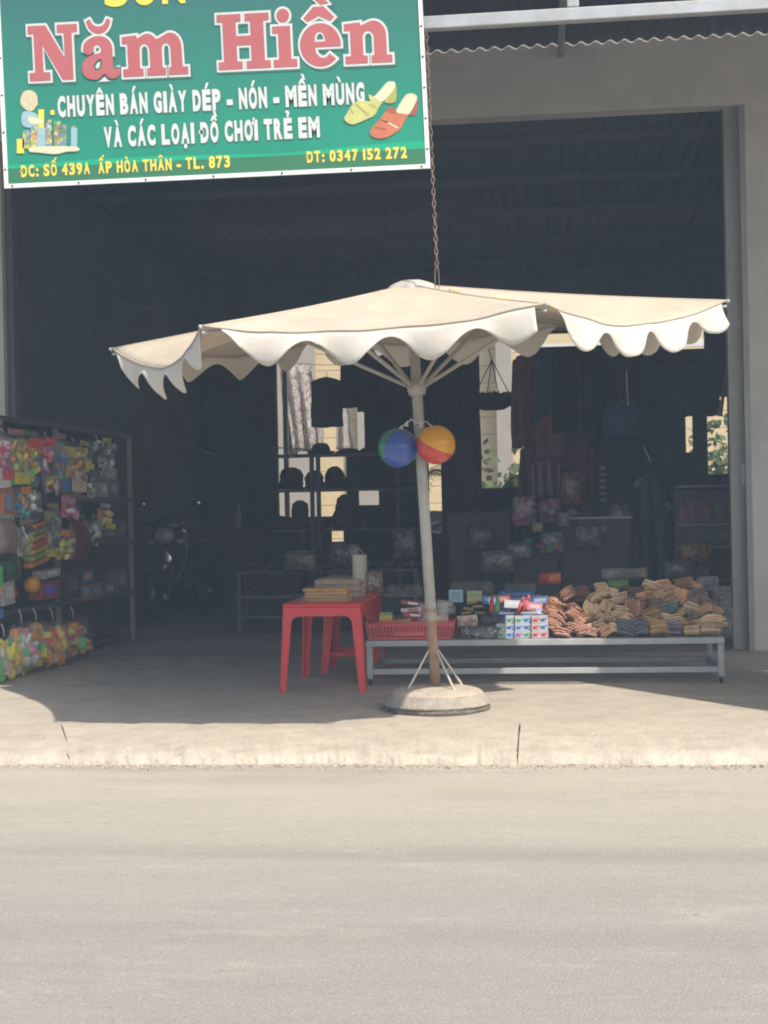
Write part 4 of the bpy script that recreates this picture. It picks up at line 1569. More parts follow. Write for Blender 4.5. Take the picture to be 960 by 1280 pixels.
# ------------------------------------------------------------------ on the red table
def YT(px, py, Y):
    return P(px, py, Y)


m_ypack = M('amber_pack', (0.52, 0.29, 0.07), 0.4, 0.3, 22, 0.5, 40, coat=0.5)
ty = TH
for i, (px, w, hh, Y, lab) in enumerate(((410, 0.30, 0.085, 8.80, 'stack of amber yellow packs in clear wrap on the red table'),
                                         (424, 0.32, 0.125, 9.12, 'pale brown flat packs in clear wrap at the back of the red table'))):
    x = P(px, 745, Y).x
    mt = m_ypack if i == 0 else M('pale_brown_pack', (0.42, 0.31, 0.2), 0.4, 0.25, 20, 0.5, 40, coat=0.5)
    t = thing('wrapped_packs', lab, 'packs', (x, Y, ty))
    nn = 4 if i == 0 else 3
    for j in range(nn):
        b = MB()
        b.rbox((random.uniform(-.012, .012), random.uniform(-.01, .01), hh * (j + .5) / nn), (w * random.uniform(.9, 1), .15, hh / nn * .96), 0.03, rot=Matrix.Rotation(random.uniform(-.06, .06), 3, 'Z'))
        b.build('pack', mt, t)
    b = MB()
    n_ = 16
    vs = []
    for j in range(8):
        for k in range(n_):
            a = 2 * PI * k / n_
            f_ = (1 - (j / 7) ** 3) * 1.08 + .02
            cx, sy_ = math.copysign(abs(math.cos(a)) ** .5, math.cos(a)), math.copysign(abs(math.sin(a)) ** .5, math.sin(a))
            l_ = 1 + .10 * noise.noise(Vector((a * 2, j * .8, i)))
            vs.append((cx * w / 2 * f_ * l_, sy_ * .085 * f_ * l_, (hh * 1.22) * (1 - (1 - j / 7) ** 1.6) + .012 * noise.noise(Vector((a * 3, j, 5)))))
    b.add(vs, [(j * n_ + k, j * n_ + (k + 1) % n_, (j + 1) * n_ + (k + 1) % n_, (j + 1) * n_ + k) for j in range(7) for k in range(n_)], 0, True)
    b.build('wrap', clear_film('thin_wrap', (.7, .62, .5), .16), t, fix=False)
q = P(450, 726, 9.78)
jar = thing('white_canister', 'white cylindrical canister with a thin wire handle standing behind the yellow packs', 'canister', (q.x, 9.78, STH))
jr = 9.3 / F * 9.7
jt = P(450, 693, 9.78).z - STH
b = MB(); b.lathe([(jr * .98, 0), (jr, 0.01), (jr, jt - .012), (jr * .97, jt - .004), (jr * .8, jt), (0, jt + .002)], 24); b.build('body', m_cream, jar)
b = MB(); b.tube([(-jr * .5, 0, jt), (-jr * .15, 0, jt + .035), (0, 0, jt + .045), (jr * .2, 0, jt + .03), (jr * .6, 0, jt)], 0.004, 6); b.build('handle', m_galv, jar)
pillow_bag('snack_bag', 'brown mottled bag of small goods standing right of the white canister', 'bag', P(468, 713, 9.76), 0.12, 0.19, 0.08, MC('brown_mixed', [(.24, .15, .11), (.35, .26, .2), (.18, .10, .09), (.42, .35, .28)], 60), seed=4)
# ------------------------------------------------------------------ red basket on the bench and what lies in it
q0, q1 = P(457, 803, 8.880), P(568, 803, 8.880)
bkh = P(500, 779, 8.880).z - bzt
bk = thing('plastic_basket', 'coral red plastic basket with open lattice sides at the left end of the bench', 'basket', ((q0.x + q1.x) / 2, 8.885, bzt))
bw2 = q1.x - q0.x
bdp = 0.36


def lattice(b, p00, p10, p11, p01, nx, nz, inward, holes=True):
    th = inward * 0.004
    us = [0.0]
    for i in range(nx):
        us += [(i + .28) / nx, (i + .86) / nx]
    us.append(1.0)
    ws = [0.0]
    for j in range(nz):
        ws += [.12 + .68 * (j + .10) / nz, .12 + .68 * (j + .82) / nz]
    ws.append(1.0)
    vs = [p00.lerp(p10, u).lerp(p01.lerp(p11, u), w) for w in ws for u in us]
    k = len(us)
    fs = []
    for j in range(len(ws) - 1):
        for i in range(k - 1):
            if holes and i % 2 == 1 and j % 2 == 1: continue
            fs.append((j * k + i, j * k + i + 1, (j + 1) * k + i + 1, (j + 1) * k + i))
    b.add(vs, fs)


b = MB()
tb, bb = bw2 / 2, bw2 / 2 * .93
lattice(b, Vector((-bb, 0.015, 0.003)), Vector((bb, 0.015, 0.003)), Vector((tb, 0, bkh)), Vector((-tb, 0, bkh)), 26, 5, Vector((0, 1, 0)))
lattice(b, Vector((-bb, bdp - .015, 0.003)), Vector((bb, bdp - .015, 0.003)), Vector((tb, bdp, bkh)), Vector((-tb, bdp, bkh)), 26, 5, Vector((0, -1, 0)))
lattice(b, Vector((-bb, 0.015, 0.003)), Vector((-bb, bdp - .015, 0.003)), Vector((-tb, bdp, bkh)), Vector((-tb, 0, bkh)), 14, 5, Vector((1, 0, 0)))
lattice(b, Vector((bb, 0.015, 0.003)), Vector((bb, bdp - .015, 0.003)), Vector((tb, bdp, bkh)), Vector((tb, 0, bkh)), 14, 5, Vector((-1, 0, 0)))
b.add([(-bb, .015, .003), (bb, .015, .003), (bb, bdp - .015, .003), (-bb, bdp - .015, .003)], [(0, 1, 2, 3)])
b.build('basket_body', m_basket, bk, solid=0.005)
b = MB()
b.tube([(-tb, 0, bkh), (tb, 0, bkh), (tb, bdp, bkh), (-tb, bdp, bkh), (-tb, 0, bkh)], 0.008, 8); b.build('rim', m_basket, bk)
b = MB(); b.box((0, 0.004, bkh * .36), (bw2 * .34, 0.008, bkh * .22)); b.build('plate', m_basket, bk)


def card_box(name, label, cat, c, s, mats, rot=(0, 0, 0), group=None, patch=None, bev=0.002):
    t = thing(name, label, cat, c, 0, group)
    t.rotation_euler = rot
    b = MB(); b.box((0, 0, s[2] / 2), s); b.build('carton', mats[0], t, bevel=bev)
    for (x, z, w, h, mm) in (patch or []):
        b = MB(); b.box((x * s[0], -s[1] / 2 - 0.0008, z * s[2]), (w * s[0], 0.0012, h * s[2])); b.build('printed_label', mm, t)
    return t


def mm_(name, c, **k):
    return M(name, c, 0.45, 0.08, 10, coat=0.2, **k)


cz = bzt + 0.012
sp_y = 8.97
q = P(483, 779, sp_y)
t = thing('sponge_pack', 'pack of rainbow sponges in green, yellow and orange in the red basket', 'sponges', (q.x, sp_y, bzt + bkh - .02))
for j, (cn, cc) in enumerate((('orange_sponge', (.62, .20, .04)), ('amber_sponge', (.65, .33, .05)), ('yellow_sponge', (.6, .5, .12)), ('green_sponge', (.2, .38, .2)))):
    b = MB(); b.rbox((0, 0, 0.0115 + 0.0215 * j), (0.092 - .004 * j, 0.09, 0.021), 0.006); b.build('sponge', mm_(cn, cc), t)
q = P(499, 779, 8.950)
card_box('green_packet', 'flat olive green packet lying beside the sponges in the red basket', 'packet', (q.x + .02, 8.95, bzt + bkh - .015), (0.12, 0.06, 0.035), [mm_('olive_pack', (.32, .30, .06))], (0, R(-6), R(4)))
for j, (px, py, w, h, r_, c_, lab) in enumerate(((517, 771, .13, .028, 5, (.42, .08, .09), 'red and white packet lowest of three leaning in the red basket'),
                                                 (514, 764, .13, .024, -4, (.62, .55, .54), 'white packet in the middle of three leaning in the red basket'),
                                                 (513, 756, .13, .026, 8, (.30, .07, .10), 'dark red packet topmost of three leaning in the red basket'))):
    q = P(px, py, 9.01 + .02 * j)
    card_box('flat_packet', lab, 'packet', q, (w, .08, h), [mm_('packet%d' % j, c_)], (0, R(r_), R(4 * j)), 'packets leaning in the basket', [(0.1, .5, .5, .5, mm_('packet_white', (.7, .68, .66)) if j != 1 else mm_('packet_red', (.5, .06, .08)))])
q = P(552, 779, 8.950)
card_box('soap_box', 'small yellow and pink soap box at the right end of the red basket', 'box', (q.x - .01, 8.95, bzt + bkh - .03), (0.105, 0.06, 0.075), [mm_('pink_card', (.55, .35, .34))], (0, 0, R(5)), None, [(-.22, .5, .48, .8, mm_('yellow_card', (.65, .52, .2)))])
pillow_bag('clear_bag', 'clear crumpled plastic bag bulging out of the red basket behind the pole', 'bag', P(540, 752, 9.040), 0.22, 0.17, 0.14, m_clear, seed=12)

# ------------------------------------------------------------------ cards, packets and boxes in the middle of the bench
q = P(570, 753, 9.320)
card_box('blue_notepad', 'pale blue square pad of paper propped on the bench', 'notepad', q, (0.095, 0.012, 0.085), [mm_('pale_blue_card', (.35, .52, .62))], (R(-12), 0, R(3)), None, [(0, .3, .7, .06, mm_('print_blue', (.12, .2, .35))), (0, .5, .7, .06, mm_('print_blue', (.12, .2, .35))), (0, .72, .6, .1, mm_('print_blue', (.12, .2, .35)))])
q = P(593, 752, 9.320)
card_box('green_notepad', 'pale green pad with a yellow foot propped beside the blue pad', 'notepad', q, (0.098, 0.012, 0.072), [mm_('pale_green_card', (.40, .50, .26))], (R(-12), 0, R(-3)), None, [(0, .15, 1.0, .24, mm_('yellow_card', (.65, .52, .2))), (0, .6, .6, .08, mm_('print_green', (.12, .25, .1)))])
pos = [(586, 763), (597, 760), (591, 755), (583, 768), (600, 768)]
labs = ['yellow and black striped packet in the middle of its small pile', 'yellow and black striped packet at the right of its small pile', 'yellow and black striped packet on top of its small pile', 'yellow and black striped packet lowest at the left of its small pile', 'yellow and black striped packet lowest at the right of its small pile']
for j, ((px, py), lab) in enumerate(zip(pos, labs)):
    q = P(px, py, 9.18 + .02 * (j % 3))
    card_box('striped_packet', lab, 'packet', q, (0.075, 0.05, 0.018), [mm_('stripe_black', (.04, .04, .035))], (R(-8), R(random.uniform(-10, 10)), R(random.uniform(-12, 12))), 'striped packets piled above the bench', [(0, .3, .9, .2, mm_('stripe_yellow', (.6, .42, .05))), (0, .75, .8, .2, mm_('stripe_yellow', (.6, .42, .05)))])
q = P(585, 784, 9.040)
card_box('snack_pack', 'cream and orange printed pack leaning above the bag of dark beads', 'pack', q, (0.13, 0.05, 0.075), [MC('cream_orange', [(.55, .38, .22), (.6, .45, .3), (.35, .12, .05), (.6, .5, .38)], 40)], (R(-10), R(-4), R(3)))
pillow_bag('bead_bag', 'clear bag of dark spotted beads lying at the front of the bench', 'bag', P(600, 782, 8.940), 0.27, 0.105, 0.10, MC('dark_beads', [(.06, .06, .065), (.10, .10, .105), (.4, .4, .4), (.05, .045, .05), (.16, .15, .15)], 75), seed=21, lump=.3)
q = P(600, 772, 9.120)
pillow_bag('dark_packet', 'dark shiny packet behind the bag of beads', 'bag', P(612, 768, 9.100), 0.16, 0.10, 0.07, mm_('dark_shiny', (.06, .06, .08)), seed=23)
# stacked medicine-size cartons: six columns
colx = [626, 637.5, 649, 659, 670, 680]
kinds = {'g': ('white and green', (0.45, 0.46, 0.45), (.03, .28, .14)), 'b': ('white and blue', (0.45, 0.46, 0.47), (.04, .10, .36)), 'l': ('pale blue', (.40, .50, .60), (.05, .12, .4)),
         'p': ('white and violet', (0.43, 0.41, 0.45), (.3, .08, .35)), 'r': ('white and red', (0.46, 0.43, 0.43), (.5, .03, .05))}
stacks = ['gg', 'lbg', 'plg', 'gbl', 'rrr', 'rlb']
names_l = ['lowest', 'second', 'third', 'topmost']
for i, (px, st_) in enumerate(zip(colx, stacks)):
    Y0 = 8.92 + (0.02 if i % 2 else 0)
    x = P(px, 800, Y0).x
    hb = 8.7 / F * 8.95
    for j, kd in enumerate(st_):
        nm, ca, cb_ = kinds[kd]
        pl = 'topmost' if j == len(st_) - 1 else ('lowest' if j == 0 else ('second lowest' if j == 1 else 'third lowest'))
        lab = '%s small carton, %s in the %s stack from the left' % (nm, pl, ORD[i])
        card_box('small_carton', lab, 'carton', (x, Y0 + 0.045 + 0.012 * j, bzt + 0.002 + j * (hb + .001)), (0.054, 0.09, hb), [mm_('carton_' + kd, ca)], (0, 0, R(random.uniform(-4, 4))), 'small printed cartons stacked on the bench',
                 [(-.12, .42, .5, .42, mm_('print_' + kd, cb_)), (.28, .62, .22, .3, mm_('print2_' + kd, [min(1, v * 1.6 + .05) for v in cb_]))], bev=0.001)
# clear boxes of markers and blue things behind
for j, (px, py, c_, lab) in enumerate(((614, 766, (.55, .07, .06), 'red marker standing leftmost behind the small cartons'), (621, 766, (.10, .38, .12), 'green marker standing behind the small cartons'),
                                       (647, 766, (.50, .06, .06), 'red marker leaning left of its twin behind the small cartons'), (654, 764, (.55, .07, .06), 'red marker leaning right of its twin behind the small cartons'))):
    q = P(px, py, 9.060)
    t = thing('marker_pen', lab, 'marker', q)
    t.rotation_euler = (R(-10), R(4 if j < 2 else 22), 0)
    b = MB(); b.tube([(0, 0, 0), (0, 0, .075)], 0.015 if j < 2 else .011, 10); b.build('barrel', mm_('marker%d' % j, c_), t)
    b = MB(); b.tube([(0, 0, .0755), (0, 0, .11)], [0.0145 if j < 2 else .0105, .009], 10); b.build('cap', mm_('marker%d' % j, c_), t)
for j, (px, py, w, h, c_, lab) in enumerate(((645, 742, .24, .05, (.05, .16, .42), 'crumpled bright blue plastic packet above the red markers'), (668, 747, .12, .07, (.07, .10, .22), 'dark blue packet right of the bright blue packet'))):
    pillow_bag('blue_packet', lab, 'bag', P(px, py - 4, 9.300), w, h, .10, mm_('bluepk%d' % j, c_), seed=40 + j)
q = P(647, 779, 9.140)
card_box('blue_tray', 'long dark blue box lying behind the small cartons', 'box', q, (0.32, 0.12, 0.06), [mm_('deep_blue_card', (.045, .06, .14))])
q = P(645, 767, 9.260)
card_box('marker_case', 'clear topped grey case holding the red markers', 'case', (q.x, 9.32, q.z), (0.33, 0.10, 0.12), [mm_('grey_case', (.26, .28, .31))])
for j, (px, py, w) in enumerate(((505, 735, .26), (590, 731, .30), (650, 733, .22))):
    pillow_bag('clear_packet', 'flat clear plastic packet lying %s at the bench back' % ('left of the pole', 'behind the paper pads', 'behind the blue packets')[j], 'bag', P(px, py - 4, 9.480), w, .09, .16, clear_film('film_dark', (.30, .30, .31), .30), seed=60 + j, lump=.9)
for j, (px, py, w, c_, lab) in enumerate(((692, 722, .10, (.55, .12, .05), 'orange packet at the back left of the tan heap'), (681, 722, .08, (.35, .04, .05), 'red packet at the back beside the orange packet'), (772, 730, .14, (.12, .26, .07), 'green packet at the back of the tan heap'))):
    pillow_bag('bright_packet', lab, 'bag', P(px, py - 6, 9.420), w, .075, .07, mm_('brightpk%d' % j, c_), seed=70 + j)

mid = [(612, 752, (.10, .22, .48), 8), (628, 750, (.45, .10, .10), -6), (640, 757, (.40, .42, .44), 4), (655, 755, (.08, .14, .34), -10), (668, 760, (.42, .12, .14), 6), (676, 752, (.12, .18, .40), -4), (634, 772, (.10, .13, .28), 3), (662, 771, (.30, .32, .36), -5), (618, 777, (.34, .35, .38), 5), (678, 768, (.14, .2, .4), 9), (560, 765, (.20, .19, .18), -5), (556, 757, (.32, .26, .22), 8)]
mnames = ['blue packet behind the green marker', 'red packet under the bright blue plastic', 'pale grey packet behind the red markers', 'dark blue packet above the red markers', 'red packet at the right of the marker case', 'blue packet at the upper right of the marker case', 'navy packet lying behind the second carton stack', 'grey packet lying behind the fourth carton stack', 'grey packet lying behind the first carton stack', 'blue packet behind the last carton stack', 'charcoal packet below the pale blue pad', 'brown packet left of the pale blue pad']
for i, ((px, py, c_, r_), nm_) in enumerate(zip(mid, mnames)):
    q = P(px, py + 4, 9.11 + .004 * (780 - py))
    card_box('flat_packet', nm_, 'packet', q, (.105, .03, .055), [mm_('midpk%d' % i, c_)], (R(-24), R(r_), R(r_)), 'flat packets packed in the middle of the bench', [(0, .5, .7, .4, mm_('midprint%d' % i, [min(.7, v * .6 + .25) for v in c_]))])

# ------------------------------------------------------------------ the heap of folded bundles
bc = {'brown': (0.448, 0.243, 0.158), 'dark brown': (0.208, 0.117, 0.088), 'tan': (0.715, 0.448, 0.257), 'light tan': (0.820, 0.603, 0.377), 'cream': (0.814, 0.611, 0.407), 'pinkish brown': (0.518, 0.278, 0.208),
      'ochre': (0.603, 0.392, 0.152), 'slate grey': (0.194, 0.208, 0.237), 'grey brown': (0.363, 0.278, 0.222), 'blue green': (0.194, 0.278, 0.293), 'violet grey': (0.321, 0.264, 0.349)}
heap = [(90, 180, 60, 60, 'brown', 55), (92, 270, 78, 80, 'brown', -25), (150, 130, 70, 55, 'brown', 30), (185, 222, 88, 70, 'brown', -40), (215, 130, 90, 75, 'dark brown', 10), (228, 300, 80, 50, 'pinkish brown', 14),
        (262, 195, 60, 80, 'cream', 65), (320, 115, 65, 66, 'cream', 2), (340, 185, 60, 60, 'light tan', 80), (318, 240, 85, 36, 'cream', -18), (400, 150, 76, 48, 'cream', 14), (402, 198, 70, 36, 'light tan', -6),
        (395, 255, 78, 52, 'cream', 16), (435, 308, 95, 70, 'slate grey', -12), (502, 302, 62, 76, 'slate grey', 3), (330, 312, 62, 54, 'tan', 30), (470, 122, 66, 55, 'dark brown', 4), (482, 192, 80, 70, 'brown', 85),
        (540, 132, 62, 60, 'tan', -8), (555, 92, 80, 40, 'light tan', -20), (612, 92, 80, 56, 'tan', 8), (548, 222, 90, 60, 'ochre', 18), (585, 275, 90, 62, 'ochre', -8), (590, 326, 84, 40, 'tan', 3), (622, 150, 84, 56, 'tan', 26),
        (630, 205, 92, 56, 'blue green', 18), (662, 246, 92, 34, 'light tan', 12), (695, 135, 66, 92, 'tan', 70), (712, 80, 84, 60, 'brown', 12), (732, 205, 72, 60, 'light tan', -20), (775, 140, 84, 78, 'grey brown', 30),
        (668, 302, 72, 62, 'violet grey', 0), (746, 262, 82, 38, 'brown', 4), (745, 306, 76, 44, 'light tan', 0), (818, 212, 84, 50, 'tan', 30), (840, 302, 88, 82, 'light tan', 0), (842, 246, 80, 34, 'tan', -10),
        (70, 215, 50, 40, 'brown', 20), (120, 240, 55, 40, 'pinkish brown', -50), (165, 285, 60, 46, 'brown', -20), (250, 250, 50, 40, 'tan', 30), (290, 150, 50, 44, 'light tan', 40), (360, 120, 50, 36, 'cream', -14), (365, 225, 52, 30, 'cream', 8),
        (370, 285, 50, 36, 'light tan', -18), (440, 240, 60, 44, 'tan', -30), (445, 170, 50, 46, 'grey brown', 60), (510, 150, 50, 40, 'tan', 12), (520, 260, 54, 44, 'tan', -24), (585, 130, 50, 40, 'light tan', 36), (570, 195, 46, 36, 'brown', -10), (625, 245, 54, 36, 'light tan', -16), (640, 115, 50, 34, 'light tan', 14),
        (655, 175, 50, 36, 'tan', -36), (700, 215, 46, 40, 'tan', 50), (700, 265, 50, 34, 'ochre', -6), (745, 165, 50, 44, 'brown', -40), (760, 95, 56, 40, 'tan', -18), (800, 175, 50, 40, 'grey brown', -20), (790, 275, 44, 40, 'light tan', 10), (870, 215, 46, 44, 'tan', -24), (880, 265, 40, 44, 'light tan', 6), (475, 268, 60, 30, 'slate grey', 8), (300, 275, 56, 34, 'cream', 22), (205, 262, 50, 50, 'pinkish brown', 50),
        (130, 320, 70, 36, 'pinkish brown', -6), (270, 325, 60, 40, 'brown', -14), (560, 170, 60, 40, 'grey brown', 5), (780, 240, 50, 60, 'grey brown', 60)]
rows = {'front': [], 'middle': [], 'back': []}
for i, h_ in enumerate(heap):
    rows['front' if h_[1] > 236 else ('middle' if h_[1] > 150 else 'back')].append((h_[0], i))
place = {}
for rn, lst in rows.items():
    for k, (x, i) in enumerate(sorted(lst)):
        place[i] = (rn, k)
for i, (zx, zy, w, h, cn, rot_) in enumerate(heap):
    px, py = 670 + zx / 3.84, 710 + zy / 3.84
    tt = max(0, (796 - py) / 72)
    Y = 8.95 + 0.44 * tt
    q = P(px, py, Y)
    kx = Y / F / 3.84
    hh = h * kx * 1.08
    if q.z - hh / 2 < bzt + .002: q.z = bzt + .002 + hh / 2
    rn, k = place[i]
    mt = [M('leather_%s_%d' % (cn.replace(' ', '_'), v_), [x * f_ for x in bc[cn]], 0.55, 0.24, 16, 0.35, 60, orand=0.16, stain=tuple(x * .6 * f_ for x in bc[cn]), sscale=9, samt=0.45) for v_, f_ in enumerate((1.12, .95, .72))]
    fold_bundle('folded_bundle', '%s folded bundle in the %s row of the heap, %s from the left' % (cn, rn, ORD[k]), 'bundle', q, w * kx * .98, hh * .92, 0.11 + .03 * (i % 3), mt,
                (R(-14 + (i * 37 % 17) - 8), R(-rot_), R((i * 53 % 40) - 20)), seed=i + 1, group='folded bundles heaped on the bench')
for j, (px, py, w, h) in enumerate(((902, 738, .12, .15), (906, 764, .10, .20), (780, 716, .30, .07), (884, 726, .14, .10))):
    pillow_bag('clear_packet', 'crumpled clear plastic %s of the tan heap' % ('at the upper right corner', 'drooping over the right end', 'along the top', 'at the top right')[j], 'bag', P(px, py - 6, 9.38 if j != 1 else 9.22), w, h, .12, clear_film('film_pale', (.45, .45, .44), .32), seed=80 + j, lump=.9)
# filler below the heap: a low board the bundles lean on
b = MB()
hx0, hx1 = P(690, 790, 9.220).x, P(895, 790, 9.220).x
b.prism([(9.0, bzt + .001), (BF + BD - .03, bzt + .001), (BF + BD - .03, bzt + .25), (9.35, bzt + .22)], hx1 - hx0 - .04, lambda q: Vector((hx0 + .02 + q.y, q.x, q.z)))
tag(b.build('sloping_board', mm_('brown_board', (.14, .085, .06))), 'brown sloping board under the heap of folded bundles', 'board')

# ------------------------------------------------------------------ toy rack on the left, standing half outside the doorway
RA, RB = G(0, 845), G(170, 800)
RE = (RB - RA).normalized()
RN = Vector((RE.y, -RE.x, 0))                       # faces the street and the shop's middle
RS = RA - RE * 0.55
RLEN = (RB - RS).length
RANG = math.atan2(RE.y, RE.x)


def rk(px, py, d=0.0):
    """photo pixel -> (along, height) on the rack's front, pushed out by d"""
    r_ = ray(px, py)
    o_ = RS + RN * d - Vector((0, 0, CH))
    t_ = RN.dot(o_) / RN.dot(r_)
    q = r_ * t_ + Vector((0, 0, CH)) - RS
    return Vector((q.dot(RE), 0, q.z))


def rw(px, py, d=0.0):
    u = rk(px, py, d)
    return RS + RE * u.x + RN * d + Vector((0, 0, u.z))


rack = thing('toy_rack', 'tall dark steel shelf rack crowded with bagged toys at the left of the doorway', 'rack', RS, RANG)
rh = rk(145, 540).z
for x in (0.02, RLEN * .5, RLEN - 0.02):
    for y in (-0.0, 0.34):
        b = MB(); b.box((x, y + .02, rh / 2), (0.035, 0.035, rh)); b.build('post', m_guide if y == 0 else m_darksteel, rack)
m_shelf = M('dark_shelf', (0.07, 0.065, 0.065), 0.7, 0.2, 6)
for z in (rk(158, 741).z, rk(158, 678).z, rk(155, 625).z, rh - 0.02):
    b = MB(); b.box((RLEN / 2, 0.19, z), (RLEN - .08, 0.33, 0.03)); b.build('shelf', m_shelf, rack)
    b = MB(); b.box((RLEN / 2, -0.006, z), (RLEN, 0.014, 0.04)); b.build('shelf_rail', m_darksteel, rack)
b = MB(); b.box((RLEN / 2, 0.375, rh / 2), (RLEN, 0.01, rh - .02)); b.build('back_panel', M('dark_board', (.05, .05, .055), .8), rack)
b = MB(); b.box((RLEN / 2, 0.19, 0.05), (RLEN - .08, 0.32, 0.03)); b.build('shelf', m_shelf, rack)

MCS = 1
MCR = MC('rainbow_toys', [(.62, .17, .05), (.12, .40, .10), (.60, .45, .06), (.50, .06, .10), (.08, .25, .45), (.55, .50, .10)], 26)
MCY = MC('yellow_green_toys', [(.45, .40, .05), (.30, .36, .08), (.55, .30, .05), (.12, .3, .12), (.5, .45, .2)], 24)
MCP = MC('pink_toys', [(.50, .22, .34), (.60, .18, .12), (.35, .25, .45), (.62, .5, .5), (.5, .1, .2)], 22)
MCD = MC('dark_toys', [(.05, .05, .06), (.10, .09, .10), (.16, .13, .13), (.30, .28, .28), (.08, .06, .05)], 34)
MCO = MC('orange_toys', [(.60, .18, .04), (.55, .30, .06), (.25, .28, .10), (.45, .06, .05), (.30, .20, .12)], 30)
MCG = MC('grey_toys', [(.20, .19, .18), (.14, .14, .13), (.30, .30, .28), (.12, .17, .10), (.24, .18, .16)], 36)
MCF = MC('floor_bag_toys', [(.62, .20, .06), (.15, .42, .18), (.62, .48, .22), (.55, .10, .12), (.12, .42, .36), (.60, .42, .30), (.50, .45, .12)], 24)
MCB = MC('blue_teal_toys', [(.06, .16, .32), (.10, .30, .34), (.04, .08, .16), (.3, .33, .36), (.5, .2, .1)], 24)
hdrs = [M('printed_header_' + n_, c_, .4, .3, 20, orand=.4) for n_, c_ in (('yellow', (.45, .36, .08)), ('white', (.42, .40, .38)), ('pink', (.42, .18, .22)), ('green', (.16, .26, .10)))]
rack_items = [
    (-14, 530, 40, 90, MCP, 'wide pink toy bag at the near top corner of the rack'), (3, 540, 17, 66, MCP, 'narrow pink and lilac toy bag at the near end of the top tier'),
    (20, 542, 22, 70, MCY, 'yellow topped toy bag hanging near the street end of the top tier'), (39, 544, 22, 66, MCR, 'red, orange and green toy bag beside the yellow topped bag'),
    (57, 545, 14, 46, MCP, 'small lilac toy bag hanging right of the violet stick'), (63, 592, 12, 26, MCO, 'little orange packet hanging below the lilac bag'),
    (76, 547, 14, 74, MCB, 'dark blue dotted toy bag in the top tier'), (92, 552, 20, 70, MCO, 'orange and green toy bag filling the middle of the top tier'), (106, 556, 12, 34, MCY, 'slim yellow toy bag at the far end of the bags'),
    (107, 590, 12, 36, MCG, 'slim grey toy bag below the slim yellow bag'),
    (26, 606, 14, 44, MCB, 'dark green and teal toy bag hanging at the top of the middle tier'), (41, 608, 16, 46, MCD, 'dark toy bag with white strings in the middle tier'),
    (66, 634, 16, 56, MCG, 'grey green toy bag in the middle tier right of the rainbow stack'), (75, 660, 13, 40, MCY, 'small olive toy bag low in the middle tier'), (84, 672, 9, 28, MCO, 'slim orange packet low in the middle tier'),
    (97, 648, 22, 54, M('dark_red_toys', (.16, .035, .045), .35, .5, 20, coat=.5), 'dark red toy bag in the middle tier'), (118, 648, 14, 34, MCG, 'grey and white figure pack hung at the far end of the middle tier'),
    (8, 648, 22, 46, M('dusty_pink_toys', (.30, .20, .18), .35, .4, 12, coat=.5), 'flat grey and orange toy bag at the near end of the middle tier'), (9, 694, 26, 34, M('dark_green_toys', (.04, .10, .07), .35, .6, 30, coat=.5), 'dark green toy pack at the near end of the lower tier'),
    (121, 548, 14, 34, MCD, 'dark toy bag hanging over the crumpled grey pack'), (134, 552, 12, 40, MCG, 'grey toy bag hanging at the far post'), (132, 634, 14, 30, MCO, 'orange and brown toy bag hanging in the far bay'), (57, 660, 12, 40, MCO, 'slim orange toy bag right of the rainbow stack'), (88, 615, 16, 34, MCP, 'pink toy bag hanging between the top and middle tiers'), (30, 655, 12, 44, MCG, 'narrow grey toy bag left of the rainbow stack'),
    (-22, 625, 40, 120, MCR, 'big many coloured toy bag at the near edge of the rack'), (-20, 720, 40, 60, MCB, 'big teal toy bag low at the near edge of the rack')]
FILLS = {'rainbow_toys': ['orange', 'green', 'yellow', 'red', 'blue', 'yellow'], 'yellow_green_toys': ['yellow', 'olive', 'orange', 'green', 'yellow'], 'pink_toys': ['pink', 'red', 'plum', 'white', 'pink'], 'dark_toys': ['black', 'grey', 'black', 'white'],
         'orange_toys': ['orange', 'yellow', 'olive', 'darkred', 'peach'], 'grey_toys': ['grey', 'grey', 'white', 'olive', 'black'], 'blue_teal_toys': ['blue', 'teal', 'black', 'grey', 'orange']}
BAGF = [clear_film('toy_film', (.6, .6, .58), .15), clear_film('toy_film_clear', (.6, .6, .6), .10)]
for i, (px, py, w, h, mt, lab) in enumerate(rack_items):
    d = 0.05 + 0.02 * (i % 3)
    q = rw(px, py, d)
    q0_, q1_ = rk(px - w / 2, py, d), rk(px + w / 2, py, d)
    ww = abs(q1_.x - q0_.x)
    hh = rk(px, py, d).z - rk(px, py + h, d).z
    fp = FILLS.get(mt.name)
    if fp:
        mt = BAGF[i % 2]
    pillow_bag('toy_bag', lab, 'toy bag', q, ww * 1.05, hh, min(.13, .10 + ww * .12), mt, fill=(fp, max(7, int(ww * hh * 300)), .052) if fp else None, rot=(0, R((i * 29 % 9) - 4), RANG), seed=i + 100, group='bagged toys hanging on the rack', header=hdrs[i % 4] if i % 3 != 1 else None, hook=0.03)
